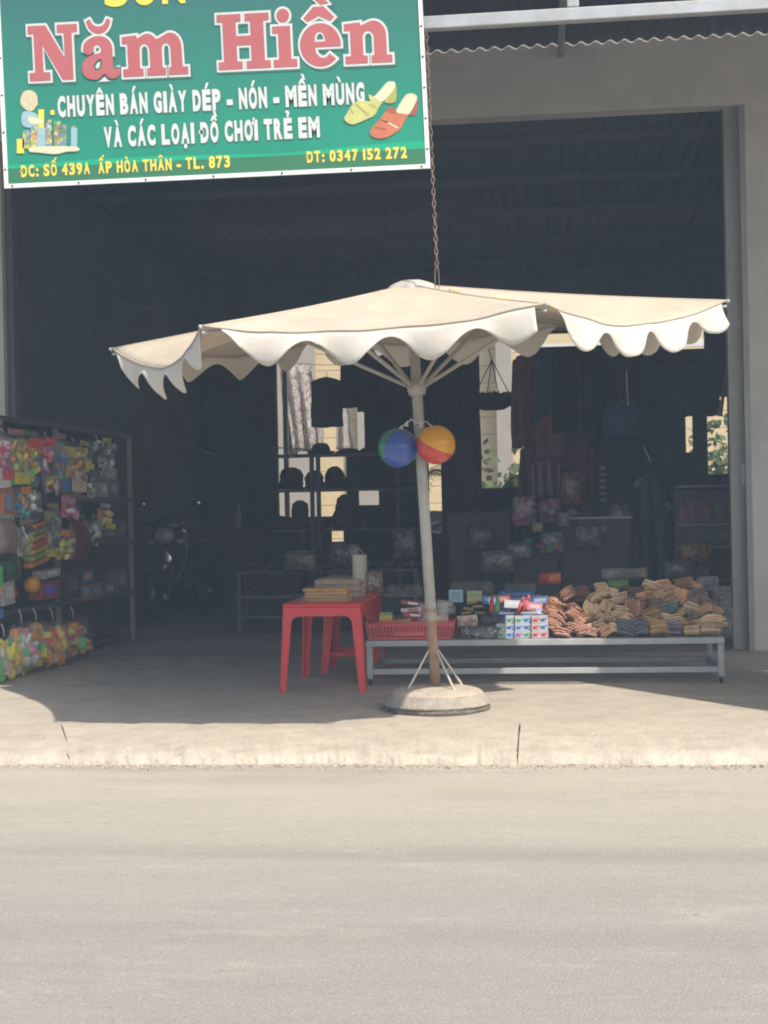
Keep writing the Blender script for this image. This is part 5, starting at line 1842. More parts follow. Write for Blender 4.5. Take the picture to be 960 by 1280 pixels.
# violet stick, rainbow rings, balls and packs standing on the shelves
q = rw(54, 600, .07)
t = thing('toy_umbrella', 'slim violet toy umbrella hanging on the rack', 'umbrella', q, RANG)
b = MB(); b.tube([(-.03, 0, .20), (0, 0, 0), (.03, 0, -.2)], [.014, .02, .008], 8); b.build('folded_cloth', mm_('violet_cloth', (.16, .09, .26)), t)
b = MB(); b.tube([(-.045, 0, .30), (-.03, 0, .20)], .006, 6); b.build('handle', m_white, t)
q = rw(46, 706, .07)
t = thing('rainbow_stack', 'stack of rainbow coloured bars in orange, yellow and green on the rack', 'toy', q, RANG)
rbz = rk(46, 652, .07).z - rk(46, 706, .07).z
rbc = [(.60, .22, .03), (.30, .36, .08), (.55, .42, .06), (.55, .12, .05), (.5, .30, .05), (.25, .3, .1), (.58, .2, .06)]
for j in range(7):
    b = MB(); b.rbox((0, 0, rbz * (j + .5) / 7), (.34 - .018 * j, .09, rbz / 7 * .8), .03, rot=Matrix.Rotation(R(-9), 3, 'Y'))
    b.build('bar', mm_('rainbow%d' % j, rbc[j]), t)
for j, (px, py, r_, c_, lab) in enumerate(((40, 731, 11, (.65, .32, .02), 'orange yellow toy ball on the lowest shelf of the rack'), (15, 741, 7, (.55, .06, .04), 'small red toy ball on the lowest shelf of the rack'))):
    q = rw(px, py, .05)
    b = MB(); b.ball((0, 0, 0), r_ * q.y / F, 20, 12)
    o = b.build('toy_ball', mm_('toyball%d' % j, c_), loc=q)
    tag(o, lab, 'ball')
for j, (px, py, w, h, c_, lab) in enumerate((
        (58, 722, 20, 11, (.45, .44, .42), 'pale grey toy pack lying above the orange ball'), (56, 748, 24, 22, (.34, .05, .05), 'dark red toy car pack beside the orange ball'),
        (84, 748, 22, 34, (.04, .04, .05), 'black toy camera pack on the lowest shelf'), (103, 729, 15, 17, (.05, .13, .28), 'blue toy box on the lowest shelf'),
        (101, 750, 14, 20, (.28, .15, .08), 'brown toy box left of its twin on the lowest shelf'), (115, 748, 14, 20, (.20, .12, .08), 'dark brown toy box right of its twin on the lowest shelf'),
        (131, 742, 14, 14, (.16, .16, .16), 'grey carton at the far end of the lowest shelf'), (147, 738, 13, 26, (.12, .12, .13), 'tall dark grey carton at the far end of the lowest shelf'),
        (130, 676, 20, 22, (.13, .13, .13), 'grey carton at the far end of the second shelf'), (147, 675, 10, 26, (.10, .10, .11), 'narrow dark carton at the far end of the second shelf'),
        (124, 622, 9, 20, (.38, .37, .36), 'white framed small toy box on the upper shelf'), (136, 622, 13, 22, (.22, .15, .2), 'plum windowed toy box on the upper shelf'), (131, 601, 18, 16, (.30, .30, .29), 'crumpled grey toy pack resting on the upper shelf boxes'),
        (3, 650, 12, 42, (.55, .20, .12), 'orange toy book with a blue edge at the near end of the rack'), (4, 756, 14, 30, (.5, .48, .46), 'white toy pack at the near end of the lowest shelf'))):
    q = rw(px, py, -.05 if j > 5 and j < 13 else .03)
    ku = abs(rk(px + 1, py).x - rk(px - 1, py).x) / 2
    kz = q.y / F
    card_box('toy_box', lab, 'toy box', q, (w * ku, .10, h * kz), [mm_('toybox%d' % j, c_)], (0, R((j * 17 % 7) - 3), RANG), 'boxed toys on the rack shelves',
             [(0, .55, .6, .5, mm_('toyprint%d' % j, [min(.7, v * 1.9 + .04) for v in reversed(c_)]))])
# string bags of toys hung under the lowest shelf, touching the floor
for i, (px, py, w, h, lab) in enumerate(((-20, 800, 40, 58, 'green and teal string bag of toys at the near end of the floor row'), (5, 796, 26, 52, 'yellow and teal string bag of toys on the floor under the rack'), (27, 778, 28, 66, 'peach and pink string bag of toys on the floor under the rack'),
                                         (45, 776, 24, 60, 'green and orange string bag of toys on the floor under the rack'), (66, 775, 30, 62, 'red string bag of toys on the floor under the rack'), (92, 773, 34, 62, 'big orange and green string bag of toys at the far end of the floor row'))):
    q = rw(px, py, .16)
    ku = abs(rk(px + 1, py, .16).x - rk(px - 1, py, .16).x) / 2
    hh = max(.2, q.z - .012)
    fl = [['teal', 'green', 'yellow', 'white'], ['yellow', 'teal', 'peach', 'orange', 'yellow'], ['peach', 'pink', 'orange', 'white', 'peach', 'green'], ['orange', 'peach', 'red', 'yellow', 'green'], ['red', 'orange', 'yellow', 'peach', 'red'], ['orange', 'green', 'red', 'yellow', 'plum']][i]
    mts = [MCB, MC('teal_yellow', [(.55, .48, .2), (.12, .45, .42), (.6, .5, .3), (.2, .4, .2)], 22), MC('peach_pink', [(.62, .42, .30), (.55, .2, .22), (.15, .42, .2), (.65, .5, .4)], 22), MCF, MC('red_bag', [(.55, .12, .06), (.5, .06, .1), (.55, .45, .1), (.6, .3, .2)], 22), MCF]
    pillow_bag('toy_string_bag', lab, 'toy bag', q, w * ku * .95, hh, .26, BAGF[i % 2], fill=(fl, 30, .085), rot=(0, R(2 - i), RANG), seed=i + 300, group='string bags of toys on the floor', hook=.09, lump=.45)

# ------------------------------------------------------------------ motor scooter parked in the dark behind the rack
BQ = Vector((P(200, 660, 14.1).x, 14.1, 0))
bike = thing('motor_scooter', 'dark motor scooter parked facing out in the gloom behind the toy rack', 'scooter', BQ, R(-8))


def wheel(y, r_):
    w = MB(); w.lathe([(r_ - .055, -.035), (r_ - .015, -.04), (r_, -.015), (r_, .015), (r_ - .015, .04), (r_ - .055, .035)], 28, (0, y, r_), axis='X')
    o = w.build('wheel', m_tyrebk, bike)
    w = MB()
    w.lathe([(r_ - .06, -.02), (r_ - .05, -.025), (r_ - .05, .025), (r_ - .06, .02)], 28, (0, y, r_), axis='X')
    w.build('rim', m_darksteel, o)
    w = MB()
    w.tube([(-.06, y, r_), (.06, y, r_)], .03, 10)
    w.build('hub', m_galv, o)


wheel(0.0, .27); wheel(1.22, .27)
b = MB()
pts = [(0, .33 * math.sin(R(a)), .27 + .33 * math.cos(R(a))) for a in range(-100, 60, 16)]
vs = []
for p in pts:
    p = Vector(p)
    for k in range(7):
        a = R(-90 + 30 * k)
        vs.append(p + Vector((.07 * math.sin(a), 0, 0)) - (p - Vector((0, 0, .27))).normalized() * (.05 * (1 - math.cos(a))))
b.add(vs, [(i * 7 + k, i * 7 + k + 1, (i + 1) * 7 + k + 1, (i + 1) * 7 + k) for i in range(len(pts) - 1) for k in range(6)], 0, True)
b.build('front_fender', m_bikep, bike, solid=.004)
for s in (-1, 1):
    b = MB(); b.tube([(s * .075, 0, .27), (s * .07, .14, .62), (s * .04, .2, .80)], .018, 8); b.build('fork', m_darksteel, bike)
b = MB()
outl = [(-.10, .42), (.10, .42), (.19, .62), (.20, .78), (.15, .96), (-.15, .96), (-.20, .78), (-.19, .62)]
b.prism(crom(outl, 4), .07, lambda q: Vector((q.x, q.y + .13 + .10 * (q.z - .4) + 1.1 * q.x * q.x, q.z)))
b.build('leg_shield', m_bikep, bike, bevel=.01)
b = MB(); b.ball((0, .10, .90), (.115, .075, .085), 20, 12); b.build('headlight', m_lamp, bike)
for s in (-1, 1):
    b = MB(); b.ball((s * .155, .14, .84), (.045, .03, .028), 12, 8); b.build('indicator', m_lamp, bike)
b = MB(); b.ball((0, .20, 1.00), (.17, .10, .085), 20, 10); b.build('cowl', m_bikep, bike)
b = MB(); b.tube([(-.33, .30, 1.03), (-.2, .24, 1.03), (0, .21, 1.02), (.2, .24, 1.03), (.33, .30, 1.03)], .016, 8); hb_ = b.build('handlebar', m_darksteel, bike)
for s in (-1, 1):
    b = MB(); b.tube([(s * .24, .25, 1.03), (s * .26, .22, 1.14), (s * .30, .22, 1.20)], .007, 6); mr_ = b.build('mirror', m_darksteel, bike)
    b = MB(); b.ball((s * .31, .22, 1.23), (.055, .016, .04), 14, 8); b.build('mirror_glass', m_chrome, mr_)
    b = MB(); b.tube([(s * .23, .265, 1.035), (s * .34, .31, 1.035)], .021, 8); b.build('grip', m_tyrebk, hb_)
b = MB(); b.prism(crom([(.30, .38), (.62, .36), (.95, .42), (1.35, .58), (1.55, .74), (1.2, .78), (.72, .74), (.62, .46), (.34, .44)], 3), .26, lambda q: Vector((q.y - .13, q.x, q.z))); b.build('body', m_bikep, bike, bevel=.02)
b = MB(); b.rbox((0, 1.02, .80), (.24, .74, .09), .09); b.build('seat', m_tyrebk, bike)
b = MB(); b.lathe([(.13, 0), (.10, -.018), (.04, -.026), (0, -.028)], 24, (0, .03, .655), axis='Y'); b.build('front_badge', m_chrome, bike)

# ------------------------------------------------------------------ hanging goods inside
def cloth(name, label, cat, px0, py0, px1, py1, Y, mat, folds=3, amp=.03, thick=.012, top=1.0, bot=1.0, rot=0.0, seed=1, group=None, wav=0.02, hanger=True, skew=0.0):
    a, c = P(px0, py0, Y), P(px1, py0, Y)
    z1 = P((px0 + px1) / 2, py1, Y).z
    w, h = c.x - a.x, a.z - z1
    t = thing(name, label, cat, ((a.x + c.x) / 2, Y, a.z), 0, group)
    n, m = 30, 12
    b = MB()
    vs = []
    for j in range(m + 1):
        v = j / m
        for i in range(n + 1):
            u = i / n - .5
            k = top + (bot - top) * v
            x = u * w * k + skew * v * w + .012 * noise.noise(Vector((v * 4, seed, u * 3)))
            y = amp * math.sin(2 * PI * folds * (u + .03 * math.sin(v * 3 + seed)) + seed) * (.35 + .65 * v) + amp * .6 * noise.noise(Vector((u * 5, v * 2, seed)))
            z = -h * v - (wav * (1 - abs(2 * u)) * -1 if j == 0 else 0) + wav * noise.noise(Vector((u * 6, 3.3, seed))) * (v if j == m else 0)
            if j == 0: z -= .05 * h * abs(2 * u) ** 2 * (1 if hanger else 0)
            vs.append((x, y, z))
    fs = [(j * (n + 1) + i, j * (n + 1) + i + 1, (j + 1) * (n + 1) + i + 1, (j + 1) * (n + 1) + i) for j in range(m) for i in range(n)]
    b.add(vs, fs, 0, True)
    b.build('fabric', mat, t, fix=False, solid=thick)
    if hanger:
        b = MB(); b.tube([(0, 0, -.02), (0, 0, .03), (.02, 0, .06), (0.0, 0, .08), (-.015, 0, .065)], .004, 5); b.build('hanger_hook', m_darksteel, t)
    return t


def patterned(name, ca, cb, scale, th=.5, stretch=(1, 1, 1), trans=0.4):
    m = bpy.data.materials.new(name)
    m.use_nodes = True
    nt = m.node_tree
    L = nt.links.new
    bs = nt.nodes['Principled BSDF']
    tc = nt.nodes.new('ShaderNodeTexCoord')
    mp = nt.nodes.new('ShaderNodeMapping')
    mp.inputs['Scale'].default_value = stretch
    L(tc.outputs['Object'], mp.inputs[0])
    nz = nt.nodes.new('ShaderNodeTexNoise')
    nz.inputs['Scale'].default_value = scale
    nz.inputs['Detail'].default_value = 3
    nz.inputs['Distortion'].default_value = 1.2
    L(mp.outputs[0], nz.inputs[0])
    mr = nt.nodes.new('ShaderNodeMapRange')
    mr.inputs[1].default_value = th - .03
    mr.inputs[2].default_value = th + .03
    L(nz.outputs[0], mr.inputs[0])
    out = _mix(nt, c4(ca), c4(cb), mr.outputs[0])
    L(out, bs.inputs['Base Color'])
    bs.inputs['Roughness'].default_value = .85
    tr = nt.nodes.new('ShaderNodeBsdfTranslucent')
    L(out, tr.inputs[0])
    ms = nt.nodes.new('ShaderNodeMixShader')
    ms.inputs[0].default_value = trans
    L(bs.outputs[0], ms.inputs[1])
    L(tr.outputs[0], ms.inputs[2])
    L(ms.outputs[0], nt.nodes['Material Output'].inputs[0])
    return m


m_print = patterned('printed_white_cloth', (.72, .68, .64), (.30, .22, .18), 34, .53, (1.4, 1, .55), .5)
m_print2 = patterned('shaded_printed_cloth', (.36, .34, .33), (.16, .13, .12), 40, .5, (1.4, 1, .5), .45)  # darker copy of the white print, shade put into its colour
m_print3 = patterned('faint_printed_cloth', (.66, .63, .60), (.48, .42, .38), 40, .5, (1.4, 1, .7), .5)
gcl = 'cloths and garments hanging at the back of the shop'
cloth('printed_cloth', 'white cloth with small dark print hanging leftmost in the back opening', 'cloth', 353, 458, 390, 565, 20.4, m_print, 2.5, .05, .004, seed=2, group=gcl, hanger=False, skew=.25, bot=.9)
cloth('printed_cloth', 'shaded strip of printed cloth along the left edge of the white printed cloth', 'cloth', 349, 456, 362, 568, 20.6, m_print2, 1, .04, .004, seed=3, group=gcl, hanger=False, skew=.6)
cloth('printed_cloth', 'pale faintly printed cloth hanging below the grey hooded shirt', 'cloth', 388, 526, 404, 562, 20.45, m_print3, 1.5, .03, .004, seed=4, group=gcl, hanger=False)
cloth('printed_cloth', 'pale cloth folded to a point right of the grey hooded shirt', 'cloth', 416, 500, 440, 562, 20.5, m_print3, 1.5, .05, .004, seed=5, group=gcl, hanger=False, skew=.1, top=.5, bot=1)
b = MB(); pa, pb = P(318, 452, 20.5), P(500, 452, 20.5)
b.tube([pa, (pa + pb) / 2 - Vector((0, 0, .05)), pb], .006, 6)
tag(b.build('clothes_line', m_darksteel), 'thin clothes line strung across the yard holding the printed cloths', 'line')
cloth('grey_shirt', 'plain dark grey shirt with straight hem hanging in the bright back opening', 'shirt', 389, 474, 427, 534, 17.05, m_greyf, 1, .02, .06, top=.95, seed=6, group=gcl)
dark = [(424, 440, 450, 510), (446, 438, 472, 514), (470, 445, 492, 505), (490, 446, 512, 520), (538, 470, 556, 545), (553, 452, 575, 545)]
for i, (xa, ya, xb, yb) in enumerate(dark):
    cloth('dark_garment', ['black garment hanging %s in the dark row left of the umbrella pole' % s for s in ('first', 'second', 'third', 'fourth')][i] if i < 4 else ['black garment hanging just right of the umbrella pole', 'black garment hanging against the brown post'][i - 4],
          'garment', xa, ya, xb, yb, 16.5 - .09 * i, m_black, 2, .04, .05, top=.8, seed=20 + i, group=gcl)
cloth('dark_cloth', 'wide black cloth hanging behind the blue beach ball', 'cloth', 455, 505, 545, 572, 17.14, m_black, 3, .03, .02, seed=31, group=gcl, hanger=False)
cloth('brown_curtain', 'brown curtain hanging in a narrow strip right of the umbrella pole', 'curtain', 524, 470, 540, 560, 16.87, m_brownf, 2, .03, .02, seed=32, group=gcl, hanger=False)
cloth('brown_curtain', 'dark brown curtain covering the post beside the sunlit opening', 'curtain', 563, 438, 599, 640, 17.42, m_brownf, 3, .035, .02, seed=33, group=gcl, hanger=False)
red = [(640, 446, 668, 560, m_maroon, 'long maroon garment hanging at the edge of the bright opening'), (664, 444, 694, 530, m_navy, 'short navy garment hanging right of the long maroon one'), (668, 520, 706, 640, m_maroon, 'wide maroon garment hanging low under the navy one'),
       (692, 446, 716, 540, m_black, 'black garment between the navy one and the wide row'), (704, 520, 744, 650, m_maroon, 'maroon garment hanging low in the middle of the right row'), (648, 560, 672, 690, m_brownf, 'brown garment hanging low below the long maroon one'),
       (712, 444, 738, 540, m_black, 'black garment with a pale seam in the right row'), (736, 446, 760, 560, m_black, 'black garment left of the blue bag'), (756, 448, 784, 520, m_greyf, 'dark grey garment above the blue bag'),
       (786, 450, 812, 545, m_black, 'black garment right of the white strap'), (808, 452, 834, 522, m_black, 'short black garment over the brown board'), (830, 452, 858, 520, m_black, 'wide black garment left of the last one in the row'), (854, 450, 896, 520, m_black, 'black garment at the right end of the row'),
       (740, 560, 790, 700, m_black, 'long black garment hanging below the blue bag'), (720, 640, 745, 705, m_greyf, 'dark grey garment hanging low beside the glittering strap')]
for i, (xa, ya, xb, yb, mt, lab) in enumerate(red):
    cloth('garment', lab, 'garment', xa, ya, xb, yb, 15.2 - .12 * (i % 4), mt, 2, .04, .05, top=.85, bot=1.05, seed=50 + i, group=gcl)
t_ = cloth('plum_bag', 'glossy plum coloured plastic garment bag with glints hanging low', 'bag', 664, 578, 700, 622, 14.5, m_purplef, 3, .05, .05, seed=71)
pillow_bag('blue_bag', 'dusky navy blue bag hanging among the dark garments', 'bag', P(777, 506, 14.483), .38, .33, .16, m_navy, seed=90, header=m_navy, hook=.06)
for i, (px, py, px2, py2) in enumerate(((783, 462, 785, 507), (804, 557, 814, 578))):
    b = MB(); b.tube([P(px, py, 14.391) - P(px2, py2, 14.391), (0, 0, 0)], .008, 6)
    tag(b.build('strap', m_white, loc=P(px2, py2, 14.391)), ('thin white strap hanging above the blue bag', 'short slanted white strap hanging below the blue bag')[i], 'strap')
# brown board and bright gaps at the right
b = MB(); xa, xb = P(812, 550, 15.766).x, P(853, 550, 15.766).x
z0_, z1_ = P(830, 582, 15.766).z, P(830, 516, 15.766).z
b.box((0, 0, 0), (xb - xa, .04, z1_ - z0_)); tag(b.build('brown_board', M('brown_board_dark', (.075, .055, .05), .8), loc=((xa + xb) / 2, 15.77, (z0_ + z1_) / 2)), 'plain brown board standing behind the black garments left of the bright slit', 'board')
b = MB(); xa, xb = P(866, 550, 15.766).x, P(882, 550, 15.766).x
b.box((0, 0, 0), (xb - xa, .04, z1_ - z0_ + .1)); tag(b.build('brown_board', M('brown_board_dark', (.1, .05, .05), .8), loc=((xa + xb) / 2, 15.77, (z0_ + z1_) / 2)), 'narrow brown board between the bright slit and the green bush', 'board')
pa, pb, pc = P(910, 445, 13.933), P(903, 500, 13.933), P(899, 520, 13.933)
b = MB(); b.tube([pa - pc, pb - pc, (0, 0, 0)], [.012, .018, .03], 6)
tag(b.build('pale_tie', M('pale_tie', (.25, .23, .22), .8), loc=pc), 'pale grey cloth tie hanging beside the right shutter rail', 'tie')
# hanging plant basket in the sunlit opening
hq = P(616, 512, 15.950)
hbk = thing('hanging_basket', 'round dark planter hung on thin chains before the sunlit yellow wall', 'planter', hq)
hr = 24 / F * 15.95
b = MB(); b.lathe([(hr * .6, 0), (hr * .95, .04), (hr, .14), (hr * 1.02, .15), (hr * .92, .15)], 24); b.build('bowl', M('dark_planter', (.06, .05, .05), .8), hbk)
for k in range(4):
    a = R(20 + 90 * k)
    b = MB(); b.tube([(hr * math.cos(a), hr * math.sin(a), .15), (0, 0, .56)], .006, 5); b.build('chain', m_darksteel, hbk)
b = MB(); b.tube([(0, 0, .56), (-.03, 0, .68)], .006, 5); b.build('hook', m_darksteel, hbk)
b = MB()
rg = random.Random(9)
for i in range(160):
    a, r_ = rg.uniform(0, 2 * PI), hr * math.sqrt(rg.random())
    c = Vector((r_ * math.cos(a), r_ * math.sin(a), .15))
    d = Vector((rg.gauss(0, .5), rg.gauss(0, .5), rg.uniform(.1, 1))).normalized() * .06
    s_ = d.orthogonal().normalized() * .014
    b.add([c, c + d * .5 + s_, c + d, c + d * .5 - s_], [(0, 1, 2, 3)])
b.build('foliage', m_leafd, hbk, fix=False)

# ------------------------------------------------------------------ open shelf of hats and shoes in the middle of the shop
SHY = 15.95
xa, xb = P(340, 600, SHY).x, P(522, 600, SHY).x
hs = thing('shoe_shelf', 'open dark steel shelf loaded with hats and shoes in silhouette', 'shelf', ((xa + xb) / 2, SHY, 0))
hw = xb - xa
zs_ = [P(430, y, SHY).z for y in (568, 612, 662, 705)]
for px in (390, 398, 497):
    x = P(px, 600, SHY).x - (xa + xb) / 2
    b = MB(); b.box((x, 0, (zs_[0] + .02) / 2), (.045, .05, zs_[0] + .02)); b.build('post', m_darksteel, hs)
for k, z in enumerate(zs_):
    b = MB(); b.box((0, .14, z), (hw, .34, .03)); b.build('shelf', m_darksteel, hs)
b = MB(); b.tube([(-hw / 2, -.05, zs_[0] + .10), (.0 - hw * .18, -.05, zs_[0] + .055)], .008, 6); b.build('rail', m_galv, hs)
m_sil = M('dark_hat_cloth', (.03, .03, .032), .8, .3, 9, .2, 40, orand=.4)


def hat(label, q, w, h, seed, brim=True):
    t = thing('dark_hat', label, 'hat', q, R(seed * 47 % 360), 'dark hats and caps piled on the open shelf')
    b = MB()
    prof = [(w * .34, 0.004), (w * .345, h * .25), (w * .32, h * .6), (w * .24, h * .88), (w * .1, h), (0, h * 1.01)]
    b.lathe(prof, 18, jit=.55); b.build('crown', m_sil, t)
    b = MB()
    vs = []
    for k in range(24):
        a = 2 * PI * k / 24
        for r_, z in ((w * .32, .012), (w * .5 * (1 + .06 * math.sin(3 * a + seed)), .003 + .02 * math.sin(2 * a + seed))):
            vs.append((r_ * math.cos(a), r_ * math.sin(a), z + .012))
    b.add(vs, [(2 * k, 2 * k + 1, 2 * ((k + 1) % 24) + 1, 2 * ((k + 1) % 24)) for k in range(24)], 0, True)
    b.build('brim', m_sil, t, solid=.006)


tiers = [(0, 'top', [(402, 26, 14), (437, 22, 6), (462, 26, 7), (486, 24, 8), (508, 22, 7)]), (1, 'second', [(364, 30, 24), (393, 26, 28), (419, 28, 24), (444, 26, 20), (470, 30, 26), (492, 26, 24), (512, 24, 20)]),
         (2, 'third', [(347, 26, 20), (374, 30, 32), (400, 24, 16), (432, 30, 38), (455, 26, 26), (480, 30, 24), (506, 26, 24)]), (3, 'lowest', [(345, 30, 30), (370, 30, 26), (396, 28, 26), (442, 30, 34), (466, 28, 30), (492, 30, 30), (514, 26, 26)])]
for k, nm, lst in tiers:
    for i, (px, w, h) in enumerate(lst):
        q = P(px, 600, SHY + .10)
        hat('dark hat on the %s tier of the open shelf, %s from the left' % (nm, ORD[i]), (q.x, SHY + .1, zs_[k] + .016), w / F * 16.0 * (1.35 + .25 * math.sin(i * 2.3 + k)), h / F * 16.0 * (1 + .18 * math.sin(i * 3.1 + k * 2)), i + k * 3)
# jumble of dark shoes on low racks in front of the shelf
m_shoe = M('dark_shoe', (.035, .03, .03), .35, .4, 12, .2, 40, orand=.6, coat=.3)
m_shoe2 = M('brown_shoe', (.10, .065, .05), .4, .4, 12, .2, 40, orand=.4, coat=.3)


def shoe_mesh(l):
    b = MB()
    secs = [(-.5, .10, .28), (-.42, .15, .34), (-.25, .145, .30), (-.05, .15, .24), (.15, .18, .17), (.32, .19, .12), (.44, .15, .09), (.5, .06, .05)]
    vs = []
    n = 12
    for (x, w, h) in secs:
        for k in range(n):
            a = 2 * PI * k / n
            y = math.cos(a) * w * l
            z = (math.sin(a) * .5 + .5) * h * l
            if x < .1 and math.sin(a) > .6: z -= h * l * .10
            vs.append((x * l, y, z))
    fs = [(i * n + k, i * n + (k + 1) % n, (i + 1) * n + (k + 1) % n, (i + 1) * n + k) for i in range(len(secs) - 1) for k in range(n)]
    fs += [tuple(reversed(range(n))), tuple(range((len(secs) - 1) * n, len(secs) * n))]
    b.add(vs, fs, 0, True)
    return b


for k, (Y, z) in enumerate(((12.8, .36), (13.6, .55))):
    xa, xb = P(300, 720, Y).x, P(525, 720, Y).x
    rt_ = thing('shoe_rack', ('low dark rack of shoes behind the red table', 'higher dark rack of shoes behind the low one')[k], 'rack', ((xa + xb) / 2, Y, 0))
    b = MB(); b.box((0, 0, z - .012), (xb - xa, .36, .024)); b.build('shelf', m_darksteel, rt_)
    b = MB(); b.box((0, 0, z * .45), (xb - xa, .34, .02)); b.build('shelf', m_darksteel, rt_)
    for sx_ in (-1, 1):
        for sy_ in (-1, 1):
            b = MB(); b.box((sx_ * (xb - xa) / 2 * .97, sy_ * .16, (z - .024) / 2), (.03, .03, z - .026)); b.build('leg', m_darksteel, rt_)
    n = 9
    for i in range(n):
        x = xa + (xb - xa) * (i + .5) / n
        o = shoe_mesh(.25).build('shoe', m_shoe2 if (i * 7 + k) % 4 == 0 else m_shoe, loc=(x, Y - .03, z + .001), rot=(0, 0, R(-90 + (i * 31 % 24) - 12)))
        tag(o, '%s shoe, toe forward, on the %s shoe rack, %s from the left' % ('brown' if (i * 7 + k) % 4 == 0 else 'black', ('low', 'higher')[k], ORD[i]), 'shoe', 'shoes set out on the shoe racks')
# dark glossy things by the back wall on the left
q = P(290, 608, 16.133)
lt = thing('side_table', 'dark sideboard with small things on it against the left back wall', 'sideboard', (q.x, 16.5, 0))
b = MB(); b.box((0, 0, .45), (1.5, .45, .9)); b.build('cabinet', M('dark_wood', (.035, .028, .025), .5), lt, bevel=.01)
b = MB(); b.box((0, 0, .92), (1.56, .5, .035)); b.build('top', M('dark_wood', (.035, .028, .025), .5), lt, bevel=.006)
b = MB(); b.lathe([(.03, 0), (.035, .02), (.03, .2), (.012, .26), (.012, .31), (0, .312)], 14)
tag(b.build('pale_bottle', M('pale_bottle', (.25, .24, .22), .3), loc=(P(293, 600, 16.225).x, 16.4, .938)), 'pale slim bottle standing on the dark sideboard', 'bottle')
b = MB(); b.tube([P(222, 560, 15.766) - P(250, 562, 15.766), (0, 0, 0), P(268, 568, 15.766) - P(250, 562, 15.766)], .012, 6)
tag(b.build('hose', M('grey_cable', (.2, .2, .2), .4), loc=P(250, 562, 15.766)), 'grey cable sagging along the dark left side of the shop', 'cable')
# unlit lamp tube on the ceiling at the left
pa, pb = P(150, 370, 14.666), P(187, 386, 13.200)
lp = thing('tube_lamp', 'unlit thin lamp tube hanging slanted under the dark ceiling at the left', 'lamp', pa)
b = MB(); b.tube([(0, 0, 0), pb - pa], .014, 8); b.build('glass_tube', M('dim_tube', (.22, .22, .22), .4), lp)
b = MB(); b.tube([(0, 0, .014), (0, 0, 4.18 - pa.z)], .003, 5); b.build('wire', m_darksteel, lp)
b = MB(); b.tube([pb - pa + Vector((0, 0, .014)), (pb.x - pa.x, pb.y - pa.y, 4.2 - pa.z)], .003, 5); b.build('wire', m_darksteel, lp)

# ------------------------------------------------------------------ glass display case at the right, low cabinets behind the bench
GY = 13.0
xa, xb = P(843, 640, GY).x, P(930, 640, GY).x
zt_ = P(880, 606, GY).z
gc = thing('glass_case', 'glass display case with red and pink goods behind the right end of the bench', 'display case', ((xa + xb) / 2, GY, 0))
gw = xb - xa
gd = .45
for sx_ in (-1, 1):
    for y in (0, gd):
        b = MB(); b.box((sx_ * (gw / 2 - .012), y, zt_ / 2), (.024, .024, zt_)); b.build('frame_post', m_darksteel, gc)
for z in (.42, .72, zt_ - .36, zt_ - .012):
    b = MB(); b.box((0, gd / 2, z), (gw - .05, gd - .03, .012)); b.build('glass_shelf', M('green_glass', (.30, .36, .36), .08, .03, 4, coat=.5) if z < zt_ - .1 else m_guide, gc)
    b = MB(); b.box((0, 0, z), (gw - .05, .022, .02)); b.build('frame_rail', m_guide, gc)
b = MB(); b.box((0, -.004, zt_ / 2 + .2), (gw - .05, .004, zt_ - .5)); b.build('glass_pane', clear_film('case_glass', (.5, .5, .52), .10), gc)
goods = [(855, 623, .09, .10, (.55, .06, .10), 'pink packet on the upper shelf of the glass case, at the left'), (868, 640, .16, .16, (.25, .03, .06), 'dark red packet on the upper shelf of the glass case'), (884, 632, .10, .12, (.30, .03, .05), 'red packet on the upper shelf of the glass case, in the middle'),
         (900, 640, .14, .14, (.14, .10, .12), 'plum packet on the upper shelf of the glass case, at the right'), (872, 668, .22, .16, (.04, .04, .05), 'black bag on the middle shelf of the glass case'), (905, 672, .2, .12, (.05, .06, .08), 'dark blue bag on the middle shelf of the glass case'),
         (855, 694, .20, .12, (.30, .06, .05), 'dull red box low in the glass case'), (882, 702, .16, .10, (.22, .04, .05), 'dark red box low in the glass case')]
for i, (px, py, w, h, c_, lab) in enumerate(goods):
    q = P(px, py, GY + .15)
    zb = [z for z in (.42, .72, zt_ - .36) if z < q.z - .02]
    zb = (max(zb) if zb else .42) + .007
    pillow_bag('case_packet', lab, 'packet', (q.x, GY + .15, zb + h * 1.5), w, h * 1.5, .10, mm_('casepk%d' % i, c_), seed=400 + i)
for i, (pxa, pxb, yt, Y, c_, lab) in enumerate(((700, 790, 646, 13.2, (.028, .028, .027), 'low dark cabinet with a pale edge behind the middle of the bench'), (640, 698, 690, 12.8, (.026, .028, .034), 'low dark cabinet left of the pale edged one'), (560, 640, 640, 13.9, (.018, .018, .02), 'tall black cabinet below the brown post'))):
    xa, xb = P(pxa, 680, Y).x, P(pxb, 680, Y).x
    z = P((pxa + pxb) / 2, yt, Y).z
    t = thing('low_cabinet', lab, 'cabinet', ((xa + xb) / 2, Y, 0))
    b = MB(); b.box((0, .22, z / 2 - .012), (xb - xa, .44, z - .024)); b.build('cabinet_body', mm_('cab%d' % i, c_), t, bevel=.006)
    b = MB(); b.box((0, .21, z - .010), (xb - xa + .02, .47, .02)); b.build('cabinet_top', m_galv if i == 0 else mm_('cabtop%d' % i, [v * 1.3 for v in c_]), t)
    for s_ in (-.25, .25):
        b = MB(); b.box((s_ * (xb - xa), -.009, z * .5), ((xb - xa) * .46, .014, z * .8)); b.build('cabinet_door', mm_('cab%d' % i, c_), t, bevel=.004)
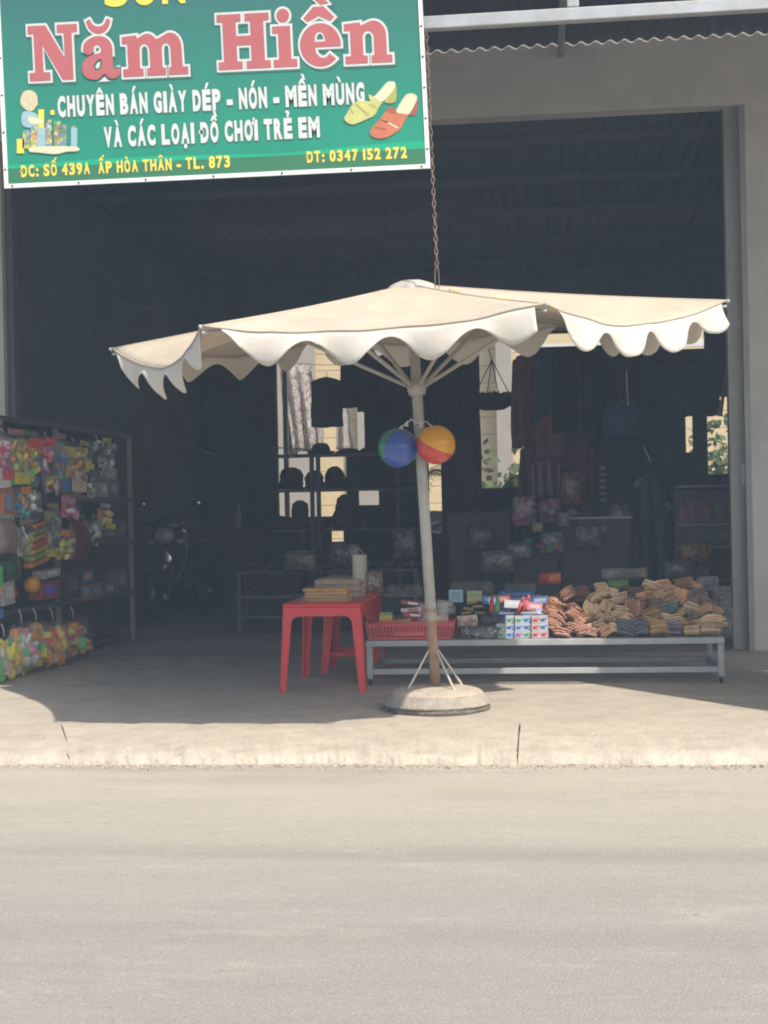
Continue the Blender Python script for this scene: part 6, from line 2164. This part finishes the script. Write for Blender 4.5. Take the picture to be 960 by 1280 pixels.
small = [(672, 658, .10, .09, (.33, .30, .18), 'pale yellow flower-like toy standing beside the blue box', 12.65), (660, 676, .09, .16, (.05, .14, .24), 'blue box standing on the low cabinet', 12.74), (676, 684, .10, .05, (.25, .09, .07), 'small brown red packet on the low cabinet', 12.65),
         (705, 645, .10, .14, (.28, .26, .24), 'grey white figure pack hanging by the pale edged cabinet', 13.02), (717, 642, .08, .06, (.22, .22, .22), 'grey lump on the pale edged cabinet', 13.02), (755, 660, .10, .10, (.17, .16, .19), 'dusky grey bag in front of the pale edged cabinet', 13.02)]
for i, (px, py, w, h, c_, lab, Y) in enumerate(small):
    pillow_bag('small_goods', lab, 'goods', P(px, py - 5, Y), w, h, .07, mm_('smallg%d' % i, c_), seed=500 + i)
extra = [(655, 632, .24, .30, MCP, 'pink and white bag of goods hanging low left of the plum bag', 13.6), (688, 634, .22, .26, MC('rose_goods', [(.40, .12, .16), (.25, .08, .12), (.5, .3, .32), (.2, .1, .16)], 26), 'rose coloured bag hanging low under the plum bag', 13.6),
         (716, 600, .22, .34, MC('rusty_goods', [(.32, .10, .07), (.22, .09, .07), (.4, .2, .14)], 22), 'rusty red bag of goods hanging before the maroon garment', 13.8), (735, 668, .26, .22, MCG, 'grey mottled bag on the floor of goods by the pale edged cabinet', 13.0),
         (690, 676, .22, .20, MCB, 'blue and grey mottled bag on the low cabinet', 12.7), (648, 690, .24, .16, MCG, 'grey mottled bag at the left end of the low cabinet', 12.7), (775, 640, .20, .40, MCD, 'dark mottled bag hanging left of the dark raincoat', 13.3),
         (600, 668, .26, .24, MCD, 'dark mottled bag hanging in front of the tall black cabinet', 13.6), (622, 700, .30, .20, MCG, 'grey mottled bag standing before the tall black cabinet', 12.6), (870, 690, .3, .18, MCO, 'orange mottled bag in front of the glass case', 12.7), (850, 712, .3, .16, MCG, 'grey mottled bag low in front of the glass case', 12.6),
         (430, 690, .30, .22, MCD, 'dark mottled sack before the open shelf', 13.2), (375, 700, .32, .20, MCG, 'grey mottled sack on the shoe rack behind the table', 13.2), (505, 672, .22, .30, MCD, 'dark mottled sack left of the umbrella pole', 13.2)]
for i, (px, py, w, h, mt, lab, Y) in enumerate(extra):
    pillow_bag('goods_bag', lab, 'bag', P(px, py - 12, Y), w, h, .14, mt, seed=600 + i)
pts = [P(752, 583 + 0, 13.933)]
t = thing('card_strip', 'hanging strip of small shiny cards glinting among the dark garments', 'cards', P(753, 580, 13.750))
for i in range(6):
    b = MB(); b.box((0.004 * (i % 2), 0, -.04 - i * .062), (.062, .006, .03), rot=Matrix.Rotation(R(-30), 3, 'X')); b.build('card', m_galv, t)
b = MB(); b.tube([(0, .01, 0), (0, .01, -.4)], .003, 5); b.build('cord', m_darksteel, t)
# dark raincoat on a stand, with a pale collar
cloth('dark_raincoat', 'long dark raincoat hanging full length left of the glass case', 'raincoat', 788, 596, 842, 735, 13.4, M('dark_raincoat', (.028, .035, .04), .6, .2, 6), 2.5, .06, .08, top=.62, bot=1.08, seed=77)
b = MB(); b.tube([P(792, 610, 13.200) - P(797, 604, 13.200), (0, 0, 0), P(803, 598, 13.200) - P(797, 604, 13.200)], [.02, .03, .02], 8)
tag(b.build('pale_scarf', M('pale_scarf', (.20, .19, .18), .8), loc=P(797, 604, 13.200)), 'pale folded scarf resting on the dark raincoat', 'scarf')
b = MB(); b.tube([P(833, 628, 13.200) - P(838, 636, 13.200), (0, 0, 0)], [.018, .03], 8)
tag(b.build('pale_glove', M('pale_scarf', (.20, .19, .18), .8), loc=P(838, 636, 13.200)), 'pale grey glove hanging right of the dark raincoat', 'glove')
